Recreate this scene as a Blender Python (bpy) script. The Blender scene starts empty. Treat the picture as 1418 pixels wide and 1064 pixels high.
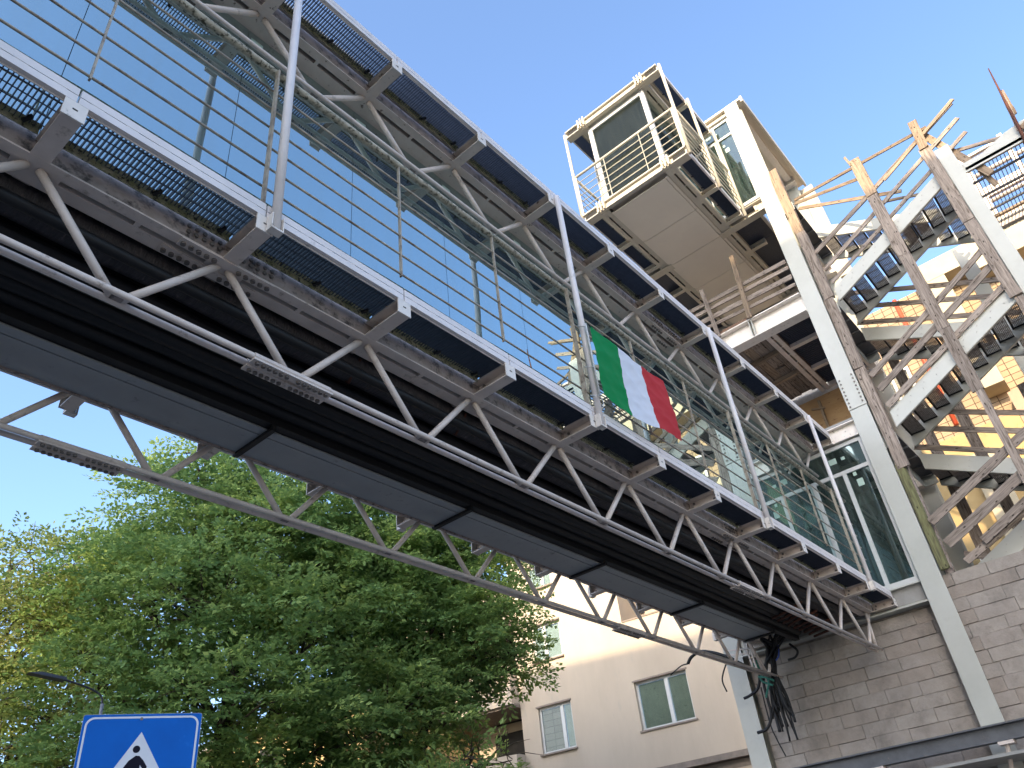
import bpy, math, random
from mathutils import Vector, Matrix
import numpy as np
random.seed(7)
rad = math.radians
sc = bpy.context.scene
C = sc.collection

# ------------------------------------------------------------------ camera, sky, sun, exposure
cam = bpy.data.objects.new('camera', bpy.data.cameras.new('camera'))
C.objects.link(cam)
Rw = ((0.6533007568, 0.3818768776, 0.6537340220), (-0.7503860550, 0.4413264954, 0.4920891108), (-0.1005926917, -0.8120350823, 0.5748740171))
cam.matrix_world = Matrix([[Rw[i][0], -Rw[i][1], -Rw[i][2], (0, 0, 1.6)[i]] for i in range(3)] + [[0, 0, 0, 1]])
cam.data.sensor_width = 36.0
cam.data.lens = 1092.83 / 1418 * 36
cam.data.clip_start = 0.05
cam.data.clip_end = 3000
sc.camera = cam
SUN_EL, SUN_AZ = rad(20.5), rad(190)          # direction towards the sun, azimuth from +X towards +Y
w = bpy.data.worlds.new('World'); sc.world = w; w.use_nodes = True
nt = w.node_tree; nt.nodes.clear()
sky = nt.nodes.new('ShaderNodeTexSky'); sky.sky_type = 'NISHITA'; sky.sun_disc = False
sky.sun_elevation = SUN_EL
sky.sun_rotation = rad(90) - SUN_AZ
sky.air_density = 0.9; sky.dust_density = 2.8; sky.ozone_density = 3.0; sky.altitude = 0
bg = nt.nodes.new('ShaderNodeBackground'); bg.inputs['Strength'].default_value = 0.15
wo = nt.nodes.new('ShaderNodeOutputWorld')
nt.links.new(sky.outputs[0], bg.inputs[0]); nt.links.new(bg.outputs[0], wo.inputs[0])
sun = bpy.data.objects.new('sun', bpy.data.lights.new('sun', 'SUN')); C.objects.link(sun)
sun.data.energy = 2.0; sun.data.angle = rad(0.53); sun.data.color = (1.0, 0.80, 0.54)
sd = Vector((math.cos(SUN_EL) * math.cos(SUN_AZ), math.cos(SUN_EL) * math.sin(SUN_AZ), math.sin(SUN_EL)))
sun.rotation_euler = sd.to_track_quat('Z', 'Y').to_euler()
sun.location = (-10, 0, 30)
vs = sc.view_settings
vs.view_transform = 'Standard'; vs.look = 'None'; vs.gamma = 1.0; vs.use_curve_mapping = False
vs.exposure = 2.0

# ------------------------------------------------------------------ materials
def lin(c):
    return tuple(((v / 255) / 12.92 if v / 255 <= 0.04045 else ((v / 255 + 0.055) / 1.055) ** 2.4) for v in c) + (1.0,)

def newmat(name):
    m = bpy.data.materials.new(name); m.use_nodes = True
    m.node_tree.nodes.clear()
    return m, m.node_tree.nodes, m.node_tree.links

def rgba(c): return tuple(c) + (1.0,) if len(c) == 3 else c

def noisy(name, c1, c2, scale=6, rough=0.6, metal=0.0, bump=0.15, bscale=60, stretch=(1, 1, 1), coord='pos', c3=None, s3=2.0, t3=(0.55, 0.7), detail=6, lo=0.35, hi=0.7, spec=0.4, bdist=0.004):
    """Principled surface whose colour wanders between c1 and c2, with patches of c3, and fine bump."""
    m, N, L = newmat(name)
    out = N.new('ShaderNodeOutputMaterial'); p = N.new('ShaderNodeBsdfPrincipled'); L.new(p.outputs[0], out.inputs[0])
    if coord == 'pos':
        g = N.new('ShaderNodeNewGeometry'); src = g.outputs['Position']
    else:
        g = N.new('ShaderNodeTexCoord'); src = g.outputs['Object']
    mp = N.new('ShaderNodeMapping'); mp.inputs['Scale'].default_value = stretch; L.new(src, mp.inputs[0])
    n1 = N.new('ShaderNodeTexNoise'); n1.inputs['Scale'].default_value = scale; n1.inputs['Detail'].default_value = detail; n1.inputs['Roughness'].default_value = 0.65
    L.new(mp.outputs[0], n1.inputs['Vector'])
    r = N.new('ShaderNodeMapRange'); r.inputs[1].default_value = lo; r.inputs[2].default_value = hi; L.new(n1.outputs[0], r.inputs[0])
    mx = N.new('ShaderNodeMix'); mx.data_type = 'RGBA'; mx.inputs[6].default_value = rgba(c1); mx.inputs[7].default_value = rgba(c2)
    L.new(r.outputs[0], mx.inputs[0]); col = mx.outputs[2]
    if c3:
        n3 = N.new('ShaderNodeTexNoise'); n3.inputs['Scale'].default_value = s3; n3.inputs['Detail'].default_value = 8; n3.inputs['Roughness'].default_value = 0.7
        L.new(mp.outputs[0], n3.inputs['Vector'])
        r3 = N.new('ShaderNodeMapRange'); r3.inputs[1].default_value = t3[0]; r3.inputs[2].default_value = t3[1]; L.new(n3.outputs[0], r3.inputs[0])
        m3 = N.new('ShaderNodeMix'); m3.data_type = 'RGBA'; m3.inputs[7].default_value = rgba(c3)
        L.new(r3.outputs[0], m3.inputs[0]); L.new(col, m3.inputs[6]); col = m3.outputs[2]
    L.new(col, p.inputs['Base Color'])
    p.inputs['Roughness'].default_value = rough; p.inputs['Metallic'].default_value = metal
    p.inputs['Specular IOR Level'].default_value = spec
    if bump:
        n2 = N.new('ShaderNodeTexNoise'); n2.inputs['Scale'].default_value = bscale; n2.inputs['Detail'].default_value = 4
        L.new(mp.outputs[0], n2.inputs['Vector'])
        b = N.new('ShaderNodeBump'); b.inputs['Strength'].default_value = bump; b.inputs['Distance'].default_value = bdist
        L.new(n2.outputs[0], b.inputs['Height']); L.new(b.outputs[0], p.inputs['Normal'])
    return m

M = {}
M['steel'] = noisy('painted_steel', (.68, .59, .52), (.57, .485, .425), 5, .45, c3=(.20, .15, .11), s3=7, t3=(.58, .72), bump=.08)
M['steel_spotty'] = noisy('rust_spotted_steel', (.66, .575, .50), (.55, .475, .41), 4, .5, c3=(.10, .06, .04), s3=14, t3=(.60, .66), bump=.1)
M['white'] = noisy('white_fascia_paint', (.74, .69, .665), (.64, .595, .57), 3, .4, c3=(.33, .31, .28), s3=7, t3=(.62, .78), bump=.05)
M['plate'] = noisy('bracket_end_plate', (.76, .70, .63), (.66, .60, .53), 8, .45, c3=(.2, .16, .1), s3=16, t3=(.6, .72), bump=.05)
M['column'] = noisy('column_white_paint', (.50, .50, .45), (.44, .44, .39), 1.2, .45, c3=(.42, .41, .36), s3=3, t3=(.58, .8), bump=.05, bscale=20)
M['cream'] = noisy('cream_steel', (.56, .51, .41), (.48, .43, .34), 3, .45, c3=(.3, .24, .17), s3=10, t3=(.64, .75), bump=.05)
M['rail'] = noisy('dirty_handrail', (.46, .42, .32), (.30, .27, .19), 18, .6, c3=(.05, .045, .025), s3=26, t3=(.50, .60), bump=.6, bscale=90)
M['bar'] = noisy('rail_bar_paint', (.42, .37, .29), (.28, .23, .17), 10, .5, c3=(.10, .06, .04), s3=12, t3=(.50, .70), bump=.2)
M['moss'] = noisy('mossy_steel_edge', (.22, .23, .11), (.44, .41, .30), 16, .9, c3=(.035, .035, .028), s3=34, t3=(.52, .60), bump=1, bscale=70, bdist=.01)
M['grate'] = noisy('galvanised_grating', (.055, .062, .085), (.035, .042, .06), 20, .5, metal=.3, bump=0)
M['web'] = noisy('grimy_web_steel', (.36, .30, .27), (.24, .195, .17), 8, .6, c3=(.05, .04, .035), s3=12, t3=(.5, .65), bump=.1)  # darker brown steel with patches of grime
M['black'] = noisy('black_rubber', (.005, .005, .006), (.010, .010, .011), 20, .55, c3=(.06, .055, .05), s3=30, t3=(.69, .73), bump=.3, bscale=40)
M['pipe'] = noisy('wrapped_pipe', (.055, .048, .05), (.028, .025, .026), 9, .6, c3=(.16, .13, .12), s3=11, t3=(.60, .72), bump=.8, bscale=25, stretch=(2.5, .6, .6), bdist=.02)
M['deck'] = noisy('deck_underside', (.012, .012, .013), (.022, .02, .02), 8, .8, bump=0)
M['tray'] = noisy('grey_cable_tray', (.30, .315, .32), (.255, .27, .275), 2.5, .38, c3=(.05, .05, .05), s3=8, t3=(.6, .8), bump=.04, spec=.5)
M['rust'] = noisy('rusty_iron', (.13, .045, .025), (.05, .02, .012), 12, .8, bump=.4)
M['panel'] = noisy('soffit_panel', (.76, .69, .58), (.72, .65, .545), 1.5, .6, bump=.02)
M['dark'] = noisy('dark_gap', (.02, .02, .02), (.03, .028, .026), 10, .8, bump=0)
M['boltm'] = noisy('bolt_steel', (.20, .18, .16), (.11, .09, .08), 30, .5, metal=.3, bump=0)
M['boltw'] = noisy('painted_bolt', (.45, .43, .40), (.35, .33, .3), 30, .5, bump=0)
M['sticker'] = noisy('pale_sticker', (.42, .55, .47), (.36, .48, .42), 6, .6, bump=0)
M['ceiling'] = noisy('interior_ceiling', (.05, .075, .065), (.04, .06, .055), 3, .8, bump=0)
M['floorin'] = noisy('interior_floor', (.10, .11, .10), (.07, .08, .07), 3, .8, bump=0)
M['ply'] = noisy('plywood', (.50, .32, .16), (.40, .24, .11), 2, .7, c3=(.2, .09, .05), s3=5, t3=(.6, .68), stretch=(1, 1, 3), bump=.1)
M['oldply'] = noisy('rotten_boards', (.20, .12, .075), (.09, .05, .03), 5, .8, c3=(.36, .25, .17), s3=5, t3=(.55, .7), bump=.4, stretch=(1, 3, 1))
M['concrete'] = noisy('concrete', (.34, .33, .31), (.26, .25, .23), 3, .85, bump=.4, bscale=30)
M['mortar'] = noisy('mortar', (.30, .265, .225), (.10, .085, .07), 5, .95, bump=.8, bscale=50, bdist=.01)
M['ground'] = noisy('asphalt', (.13, .12, .11), (.10, .09, .085), 2, .9, bump=.3)
M['pave'] = noisy('pavement_slabs', (.38, .35, .31), (.32, .30, .27), 2, .9, bump=.2)
M['frame'] = noisy('white_window_frame', (.58, .58, .56), (.52, .52, .50), 3, .4, bump=.02, c3=(.45, .44, .40), s3=4, t3=(.6, .8))
M['poleg'] = noisy('galvanised_pole', (.25, .26, .27), (.18, .19, .2), 12, .45, metal=.4, bump=.05)
M['lamp2'] = noisy('weathered_grey_beam', (.13, .135, .145), (.09, .093, .10), 5, .6, c3=(.2, .18, .16), s3=9, t3=(.6, .75), bump=.2)
M['lamp'] = noisy('dark_lamp_housing', (.035, .038, .04), (.05, .052, .055), 12, .5, bump=.0)
M['rope'] = noisy('green_rope', (.03, .12, .09), (.05, .2, .15), 40, .9, bump=.5)
M['bluewire'] = noisy('blue_wire', (.03, .08, .35), (.05, .1, .4), 20, .6, bump=0)
M['mesh'] = noisy('guard_mesh_wire', (.13, .14, .17), (.1, .1, .12), 20, .5, metal=.3, bump=0)
M['tread'] = noisy('galvanised_tread', (.34, .31, .29), (.16, .13, .11), 9, .55, metal=.2, bump=.3, stretch=(1, 4, 1))
M['wallY'] = noisy('ochre_render', (.42, .30, .14), (.34, .235, .10), 1.5, .85, c3=(.33, .2, .09), s3=2.2, t3=(.6, .68), bump=.2)
M['wallW'] = noisy('cream_render', (.44, .38, .27), (.38, .32, .22), 1, .85, bump=.2)
M['wallP'] = noisy('pink_render', (.37, .26, .18), (.33, .23, .155), 1, .85, bump=.2)
M['plaster'] = noisy('stained_plaster', (.52, .435, .335), (.44, .365, .28), .7, .88, c3=(.34, .32, .29), s3=1.6, t3=(.58, .85), bump=.25, bscale=25, stretch=(1, 1, .35))
M['ledge'] = noisy('stone_ledge', (.26, .21, .17), (.18, .15, .12), 4, .8, bump=.2)
M['shadebuild'] = noisy('shade_building_wall', (.65, .57, .47), (.58, .50, .42), .5, .85, bump=.1)  # walls of the unseen blocks added to shade the scene
M['greenboard'] = noisy('green_window_board', (.22, .265, .225), (.165, .205, .17), 3, .3, c3=(.05, .07, .05), s3=5, t3=(.6, .75), bump=.05, spec=.6)
M['bark'] = noisy('bark', (.07, .055, .04), (.035, .028, .02), 8, .95, bump=.8, bscale=20, bdist=.02)
M['birdm'] = noisy('pigeon_grey', (.03, .03, .035), (.05, .05, .055), 30, .7, bump=0)
M['skydome'] = None

def wood(name, c1, c2, c3, knots=True):
    m, N, L = newmat(name)
    out = N.new('ShaderNodeOutputMaterial'); p = N.new('ShaderNodeBsdfPrincipled'); L.new(p.outputs[0], out.inputs[0])
    tc = N.new('ShaderNodeTexCoord'); oi = N.new('ShaderNodeObjectInfo')
    ad = N.new('ShaderNodeVectorMath'); ad.operation = 'MULTIPLY_ADD'
    L.new(oi.outputs['Random'], ad.inputs[0]); ad.inputs[1].default_value = (37, 19, 11); L.new(tc.outputs['Object'], ad.inputs[2])
    mp = N.new('ShaderNodeMapping'); mp.inputs['Scale'].default_value = (1.2, 14, 14); L.new(ad.outputs[0], mp.inputs[0])
    n = N.new('ShaderNodeTexNoise'); n.inputs['Scale'].default_value = 2.2; n.inputs['Detail'].default_value = 7; n.inputs['Distortion'].default_value = 1.2
    L.new(mp.outputs[0], n.inputs['Vector'])
    cr = N.new('ShaderNodeValToRGB'); e = cr.color_ramp.elements
    e[0].position = .32; e[0].color = rgba(c3); e[1].position = .68; e[1].color = rgba(c1)
    x = cr.color_ramp.elements.new(.48); x.color = rgba(c2)
    L.new(n.outputs[0], cr.inputs[0])
    mp2 = N.new('ShaderNodeMapping'); mp2.inputs['Scale'].default_value = (4, 9, 9); L.new(ad.outputs[0], mp2.inputs[0])
    v = N.new('ShaderNodeTexVoronoi'); v.inputs['Scale'].default_value = 1.6; L.new(mp2.outputs[0], v.inputs['Vector'])
    r = N.new('ShaderNodeMapRange'); r.inputs[1].default_value = .10; r.inputs[2].default_value = .2; L.new(v.outputs['Distance'], r.inputs[0])
    mx = N.new('ShaderNodeMix'); mx.data_type = 'RGBA'; mx.inputs[6].default_value = rgba(tuple(a * .35 for a in c3)); L.new(r.outputs[0], mx.inputs[0]); L.new(cr.outputs[0], mx.inputs[7])
    hv = N.new('ShaderNodeHueSaturation'); mr = N.new('ShaderNodeMapRange'); mr.inputs[3].default_value = .75; mr.inputs[4].default_value = 1.2
    L.new(oi.outputs['Random'], mr.inputs[0]); L.new(mr.outputs[0], hv.inputs['Value']); L.new(mx.outputs[2], hv.inputs['Color'])
    L.new(hv.outputs[0], p.inputs['Base Color']); p.inputs['Roughness'].default_value = .8; p.inputs['Specular IOR Level'].default_value = .2
    b = N.new('ShaderNodeBump'); b.inputs['Strength'].default_value = .5; b.inputs['Distance'].default_value = .006; L.new(n.outputs[0], b.inputs['Height']); L.new(b.outputs[0], p.inputs['Normal'])
    return m
M['oldwood'] = wood('weathered_timber', (.35, .29, .24), (.24, .195, .16), (.11, .085, .065))
M['newwood'] = wood('fresh_timber', (.33, .25, .175), (.26, .195, .135), (.15, .105, .075))
M['greenwood'] = wood('mossy_timber', (.24, .24, .12), (.17, .165, .08), (.09, .08, .05))

def glass(name, tr, gl, base, rough=0.0, wob=0.0, grime=.16):
    m, N, L = newmat(name)
    out = N.new('ShaderNodeOutputMaterial'); mix = N.new('ShaderNodeMixShader'); L.new(mix.outputs[0], out.inputs[0])
    t = N.new('ShaderNodeBsdfTransparent'); t.inputs[0].default_value = rgba(tr)
    g = N.new('ShaderNodeBsdfGlossy'); g.inputs['Color'].default_value = rgba(gl); g.inputs['Roughness'].default_value = rough
    fr = N.new('ShaderNodeFresnel'); fr.inputs[0].default_value = 1.5
    ma = N.new('ShaderNodeMath'); ma.operation = 'MULTIPLY_ADD'; L.new(fr.outputs[0], ma.inputs[0]); ma.inputs[1].default_value = 1 - base; ma.inputs[2].default_value = base
    dirt = N.new('ShaderNodeBsdfDiffuse'); dirt.inputs[0].default_value = (.3, .36, .34, 1)
    geo = N.new('ShaderNodeNewGeometry'); mp = N.new('ShaderNodeMapping'); mp.inputs['Scale'].default_value = (9, 9, .8); L.new(geo.outputs['Position'], mp.inputs[0])
    nz = N.new('ShaderNodeTexNoise'); nz.inputs['Scale'].default_value = 2; nz.inputs['Detail'].default_value = 6; L.new(mp.outputs[0], nz.inputs['Vector'])
    r = N.new('ShaderNodeMapRange'); r.inputs[1].default_value = .35; r.inputs[2].default_value = .8; r.inputs[3].default_value = .02; r.inputs[4].default_value = grime; L.new(nz.outputs[0], r.inputs[0])
    if wob:
        n2 = N.new('ShaderNodeTexNoise'); n2.inputs['Scale'].default_value = 1.1; n2.inputs['Detail'].default_value = 1; L.new(geo.outputs['Position'], n2.inputs['Vector'])
        b = N.new('ShaderNodeBump'); b.inputs['Strength'].default_value = 1; b.inputs['Distance'].default_value = wob; L.new(n2.outputs[0], b.inputs['Height']); L.new(b.outputs[0], g.inputs['Normal'])
    L.new(ma.outputs[0], mix.inputs[0]); L.new(t.outputs[0], mix.inputs[1]); L.new(g.outputs[0], mix.inputs[2])
    m2 = N.new('ShaderNodeMixShader'); L.new(r.outputs[0], m2.inputs[0]); L.new(mix.outputs[0], m2.inputs[1]); L.new(dirt.outputs[0], m2.inputs[2]); L.new(m2.outputs[0], out.inputs[0])
    return m
M['glass'] = glass('coated_green_glass', (.12, .25, .215), (.80, .985, 1.0), .60, 0.0, .004, grime=.13)
M['glassl'] = glass('clear_pale_glass', (.94, .97, .955), (.8, .9, .9), .08, .01, grime=.06)
M['glassd'] = glass('dull_green_glass', (.30, .48, .42), (.75, .88, .88), .16, .02)
M['window'] = glass('window_glass', (.93, .96, .945), (.38, .42, .42), .0, .01, grime=.05)

def brickwall(name, c1, c2, cm, sx, sz, rough=.85, bumpd=.01):
    """Rendered/tiled wall read across the Y-Z plane."""
    m, N, L = newmat(name)
    out = N.new('ShaderNodeOutputMaterial'); p = N.new('ShaderNodeBsdfPrincipled'); L.new(p.outputs[0], out.inputs[0])
    g = N.new('ShaderNodeNewGeometry'); s = N.new('ShaderNodeSeparateXYZ'); c = N.new('ShaderNodeCombineXYZ')
    L.new(g.outputs['Position'], s.inputs[0]); L.new(s.outputs[1], c.inputs[0]); L.new(s.outputs[2], c.inputs[1])
    b = N.new('ShaderNodeTexBrick'); b.inputs['Scale'].default_value = 1; b.inputs['Brick Width'].default_value = sx; b.inputs['Row Height'].default_value = sz
    b.inputs['Mortar Size'].default_value = .012; b.offset = 0.0
    b.inputs['Color1'].default_value = rgba(c1); b.inputs['Color2'].default_value = rgba(c2); b.inputs['Mortar'].default_value = rgba(cm)
    L.new(c.outputs[0], b.inputs['Vector']); L.new(b.outputs['Color'], p.inputs['Base Color']); p.inputs['Roughness'].default_value = rough
    bu = N.new('ShaderNodeBump'); bu.inputs['Distance'].default_value = bumpd; bu.inputs['Strength'].default_value = .6; bu.invert = True
    L.new(b.outputs['Fac'], bu.inputs['Height']); L.new(bu.outputs[0], p.inputs['Normal'])
    return m
M['tilewall'] = brickwall('block_wall_far', (.36, .255, .16), (.30, .22, .13), (.08, .05, .03), .30, .21)

def leafmat(name, cols):
    m, N, L = newmat(name)
    out = N.new('ShaderNodeOutputMaterial')
    g = N.new('ShaderNodeNewGeometry')
    a = N.new('ShaderNodeAttribute'); a.attribute_name = 'hue'
    n1 = N.new('ShaderNodeTexNoise'); n1.inputs['Scale'].default_value = .5; n1.inputs['Detail'].default_value = 2; L.new(g.outputs['Position'], n1.inputs['Vector'])
    ad = N.new('ShaderNodeMath'); ad.operation = 'MULTIPLY_ADD'; L.new(a.outputs['Fac'], ad.inputs[0]); ad.inputs[1].default_value = .55
    mr = N.new('ShaderNodeMapRange'); mr.inputs[1].default_value = .35; mr.inputs[2].default_value = .65; mr.inputs[4].default_value = .45; L.new(n1.outputs[0], mr.inputs[0]); L.new(mr.outputs[0], ad.inputs[2])
    cr = N.new('ShaderNodeValToRGB'); e = cr.color_ramp.elements
    e[0].color = rgba(cols[0]); e[1].color = rgba(cols[2]); x = e.new(.5); x.color = rgba(cols[1]); L.new(ad.outputs[0], cr.inputs[0])
    d = N.new('ShaderNodeBsdfPrincipled'); d.inputs['Roughness'].default_value = .55; d.inputs['Specular IOR Level'].default_value = .25; L.new(cr.outputs[0], d.inputs['Base Color'])
    t = N.new('ShaderNodeBsdfTranslucent'); hs = N.new('ShaderNodeHueSaturation'); hs.inputs['Value'].default_value = 1.5; hs.inputs['Hue'].default_value = .485; L.new(cr.outputs[0], hs.inputs['Color']); L.new(hs.outputs[0], t.inputs[0])
    mx = N.new('ShaderNodeMixShader'); mx.inputs[0].default_value = .42; L.new(d.outputs[0], mx.inputs[1]); L.new(t.outputs[0], mx.inputs[2]); L.new(mx.outputs[0], out.inputs[0])
    return m
M['leaf'] = leafmat('green_leaves', ((.08, .165, .055), (.18, .285, .09), (.37, .46, .13)))
M['leaf2'] = leafmat('yellowing_leaves', ((.10, .16, .045), (.19, .25, .075), (.36, .33, .13)))

# ------------------------------------------------------------------ mesh helpers
class G:
    """collects boxes, bars and tubes in world space and links them as ONE mesh object"""
    def __init__(s): s.v = []; s.f = []
    def add(s, vs_, fs):
        o = len(s.v); s.v += [tuple(p) for p in vs_]; s.f += [tuple(i + o for i in f) for f in fs]; return s
    def box(s, x0, x1, y0, y1, z0, z1):
        if x0 > x1: x0, x1 = x1, x0
        if y0 > y1: y0, y1 = y1, y0
        if z0 > z1: z0, z1 = z1, z0
        return s.add([(x0, y0, z0), (x1, y0, z0), (x1, y1, z0), (x0, y1, z0), (x0, y0, z1), (x1, y0, z1), (x1, y1, z1), (x0, y1, z1)],
                     [(0, 3, 2, 1), (4, 5, 6, 7), (0, 1, 5, 4), (1, 2, 6, 5), (2, 3, 7, 6), (3, 0, 4, 7)])
    def bar(s, p0, p1, wdt, thk, up=(0, 0, 1)):
        """box along p0-p1, wdt across (in the plane of up), thk the other way"""
        p0 = Vector(p0); p1 = Vector(p1); d = (p1 - p0).normalized(); u = Vector(up); u = (u - d * u.dot(d)).normalized(); n = d.cross(u)
        vs_ = [];
        for q in (p0, p1):
            for a, b in ((-1, -1), (1, -1), (1, 1), (-1, 1)):
                vs_.append(q + u * a * wdt / 2 + n * b * thk / 2)
        return s.add(vs_, [(0, 1, 2, 3), (7, 6, 5, 4), (0, 4, 5, 1), (1, 5, 6, 2), (2, 6, 7, 3), (3, 7, 4, 0)])
    def tube(s, pts, r, n=8, closed_ends=True):
        pts = [Vector(p) for p in pts]; rings = []
        rs = r if isinstance(r, (list, tuple)) else [r] * len(pts)
        pu = None
        for i, p in enumerate(pts):
            a = pts[max(i - 1, 0)]; b = pts[min(i + 1, len(pts) - 1)]; d = (b - a).normalized()
            u = pu if pu is not None else (Vector((0, 0, 1)) if abs(d.z) < .9 else Vector((0, 1, 0)))
            u = (u - d * u.dot(d)).normalized(); pu = u; v = d.cross(u)
            rings.append([p + (u * math.cos(t) + v * math.sin(t)) * rs[i] for t in [2 * math.pi * k / n for k in range(n)]])
        vs_ = [q for rg in rings for q in rg]; fs = []
        for i in range(len(pts) - 1):
            for k in range(n):
                a = i * n + k; b = i * n + (k + 1) % n; fs.append((a, b, b + n, a + n))
        if closed_ends:
            fs.append(tuple(range(n - 1, -1, -1))); fs.append(tuple(range((len(pts) - 1) * n, len(pts) * n)))
        return s.add(vs_, fs)
    def mesh(s, name, mat, origin=None, smooth=False):
        a = np.array(s.v, dtype=float)
        if origin is None:
            origin = Vector(((a[:, 0].min() + a[:, 0].max()) / 2, (a[:, 1].min() + a[:, 1].max()) / 2, (a[:, 2].min() + a[:, 2].max()) / 2))
        me = bpy.data.meshes.new(name)
        me.from_pydata([tuple(p) for p in (a - np.array(origin))], [], s.f)
        me.materials.append(mat)
        if smooth: me.polygons.foreach_set('use_smooth', [len(f) == 4 for f in s.f])
        me.update(); return me, Vector(origin)
    def emit(s, name, mat, parent=None, smooth=False, bevel=0):
        if isinstance(mat, str): mat = M[mat]
        me, o = s.mesh(name, mat, smooth=smooth)
        ob = bpy.data.objects.new(name, me); C.objects.link(ob)
        place(ob, o, parent)
        if bevel:
            b = ob.modifiers.new('bevel', 'BEVEL'); b.width = bevel; b.segments = 2; b.limit_method = 'ANGLE'
        return ob

WL = {}
def place(ob, world, parent=None):
    WL[ob.name] = Vector(world)
    ob.location = Vector(world) - (WL[parent.name] if parent else Vector((0, 0, 0)))
    if parent: ob.parent = parent
    return ob

def rep(ob, world, parent, name=None):
    """copy a part (and its sub-parts) to another world position, sharing mesh data"""
    c = ob.copy(); C.objects.link(c); c.parent = None
    place(c, world, parent)
    for ch in list(ob.children):
        d = ch.copy(); C.objects.link(d); d.parent = c
    return c

def empty(name, loc, label=None, cat=None, group=None):
    o = bpy.data.objects.new(name, None); C.objects.link(o); o.empty_display_size = .3
    place(o, loc)
    if label: o['label'] = label; o['category'] = cat
    if group: o['group'] = group
    return o
def tag(o, label, cat, group=None):
    o['label'] = label; o['category'] = cat
    if group: o['group'] = group
    return o
def struct(o): o['kind'] = 'structure'; return o

def board(name, p0, p1, wdt, thk, mat, parent=None, up=(0, 0, 1), seg=5, jit=.004):
    """sawn board with slightly uneven edges; local X runs along the grain"""
    p0 = Vector(p0); p1 = Vector(p1); d = (p1 - p0); Ln = d.length; d.normalize(); u = Vector(up); u = (u - d * u.dot(d)).normalized(); n = d.cross(u)
    vs_ = []; fs = []
    for i in range(seg + 1):
        x = -Ln / 2 + Ln * i / seg; du = random.uniform(-jit, jit); dn = random.uniform(-jit, jit)
        for a, b in ((-1, -1), (1, -1), (1, 1), (-1, 1)):
            vs_.append((x + (random.uniform(-.012, .012) if i in (0, seg) else 0), a * (wdt / 2 + random.uniform(-jit, jit) * .5) + du, b * thk / 2 + dn))
    for i in range(seg):
        o = i * 4
        for k in range(4): fs.append((o + k, o + 4 + k, o + 4 + (k + 1) % 4, o + (k + 1) % 4))
    fs.append((0, 1, 2, 3)); o = seg * 4; fs.append((o + 3, o + 2, o + 1, o))
    me = bpy.data.meshes.new(name); me.from_pydata(vs_, [], fs); me.materials.append(M[mat]); me.update()
    ob = bpy.data.objects.new(name, me); C.objects.link(ob)
    place(ob, (p0 + p1) / 2, parent)
    ob.rotation_euler = Matrix((d, u, n)).transposed().to_euler()
    return ob

def cyl(g, c, axis, r, h, n=10):
    c = Vector(c); a = Vector(axis).normalized(); return g.tube([c - a * h / 2, c + a * h / 2], r, n)

# ------------------------------------------------------------------ walkway builder (the main bridge and the upper stub share it)
YC = 4.555
def seg_between(XS, x0, x1):
    xs = sorted(set([x0] + [x for x in XS if x0 < x < x1] + [x1])); return [(a, b) for a, b in zip(xs[:-1], xs[1:]) if b - a > .15]

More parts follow.
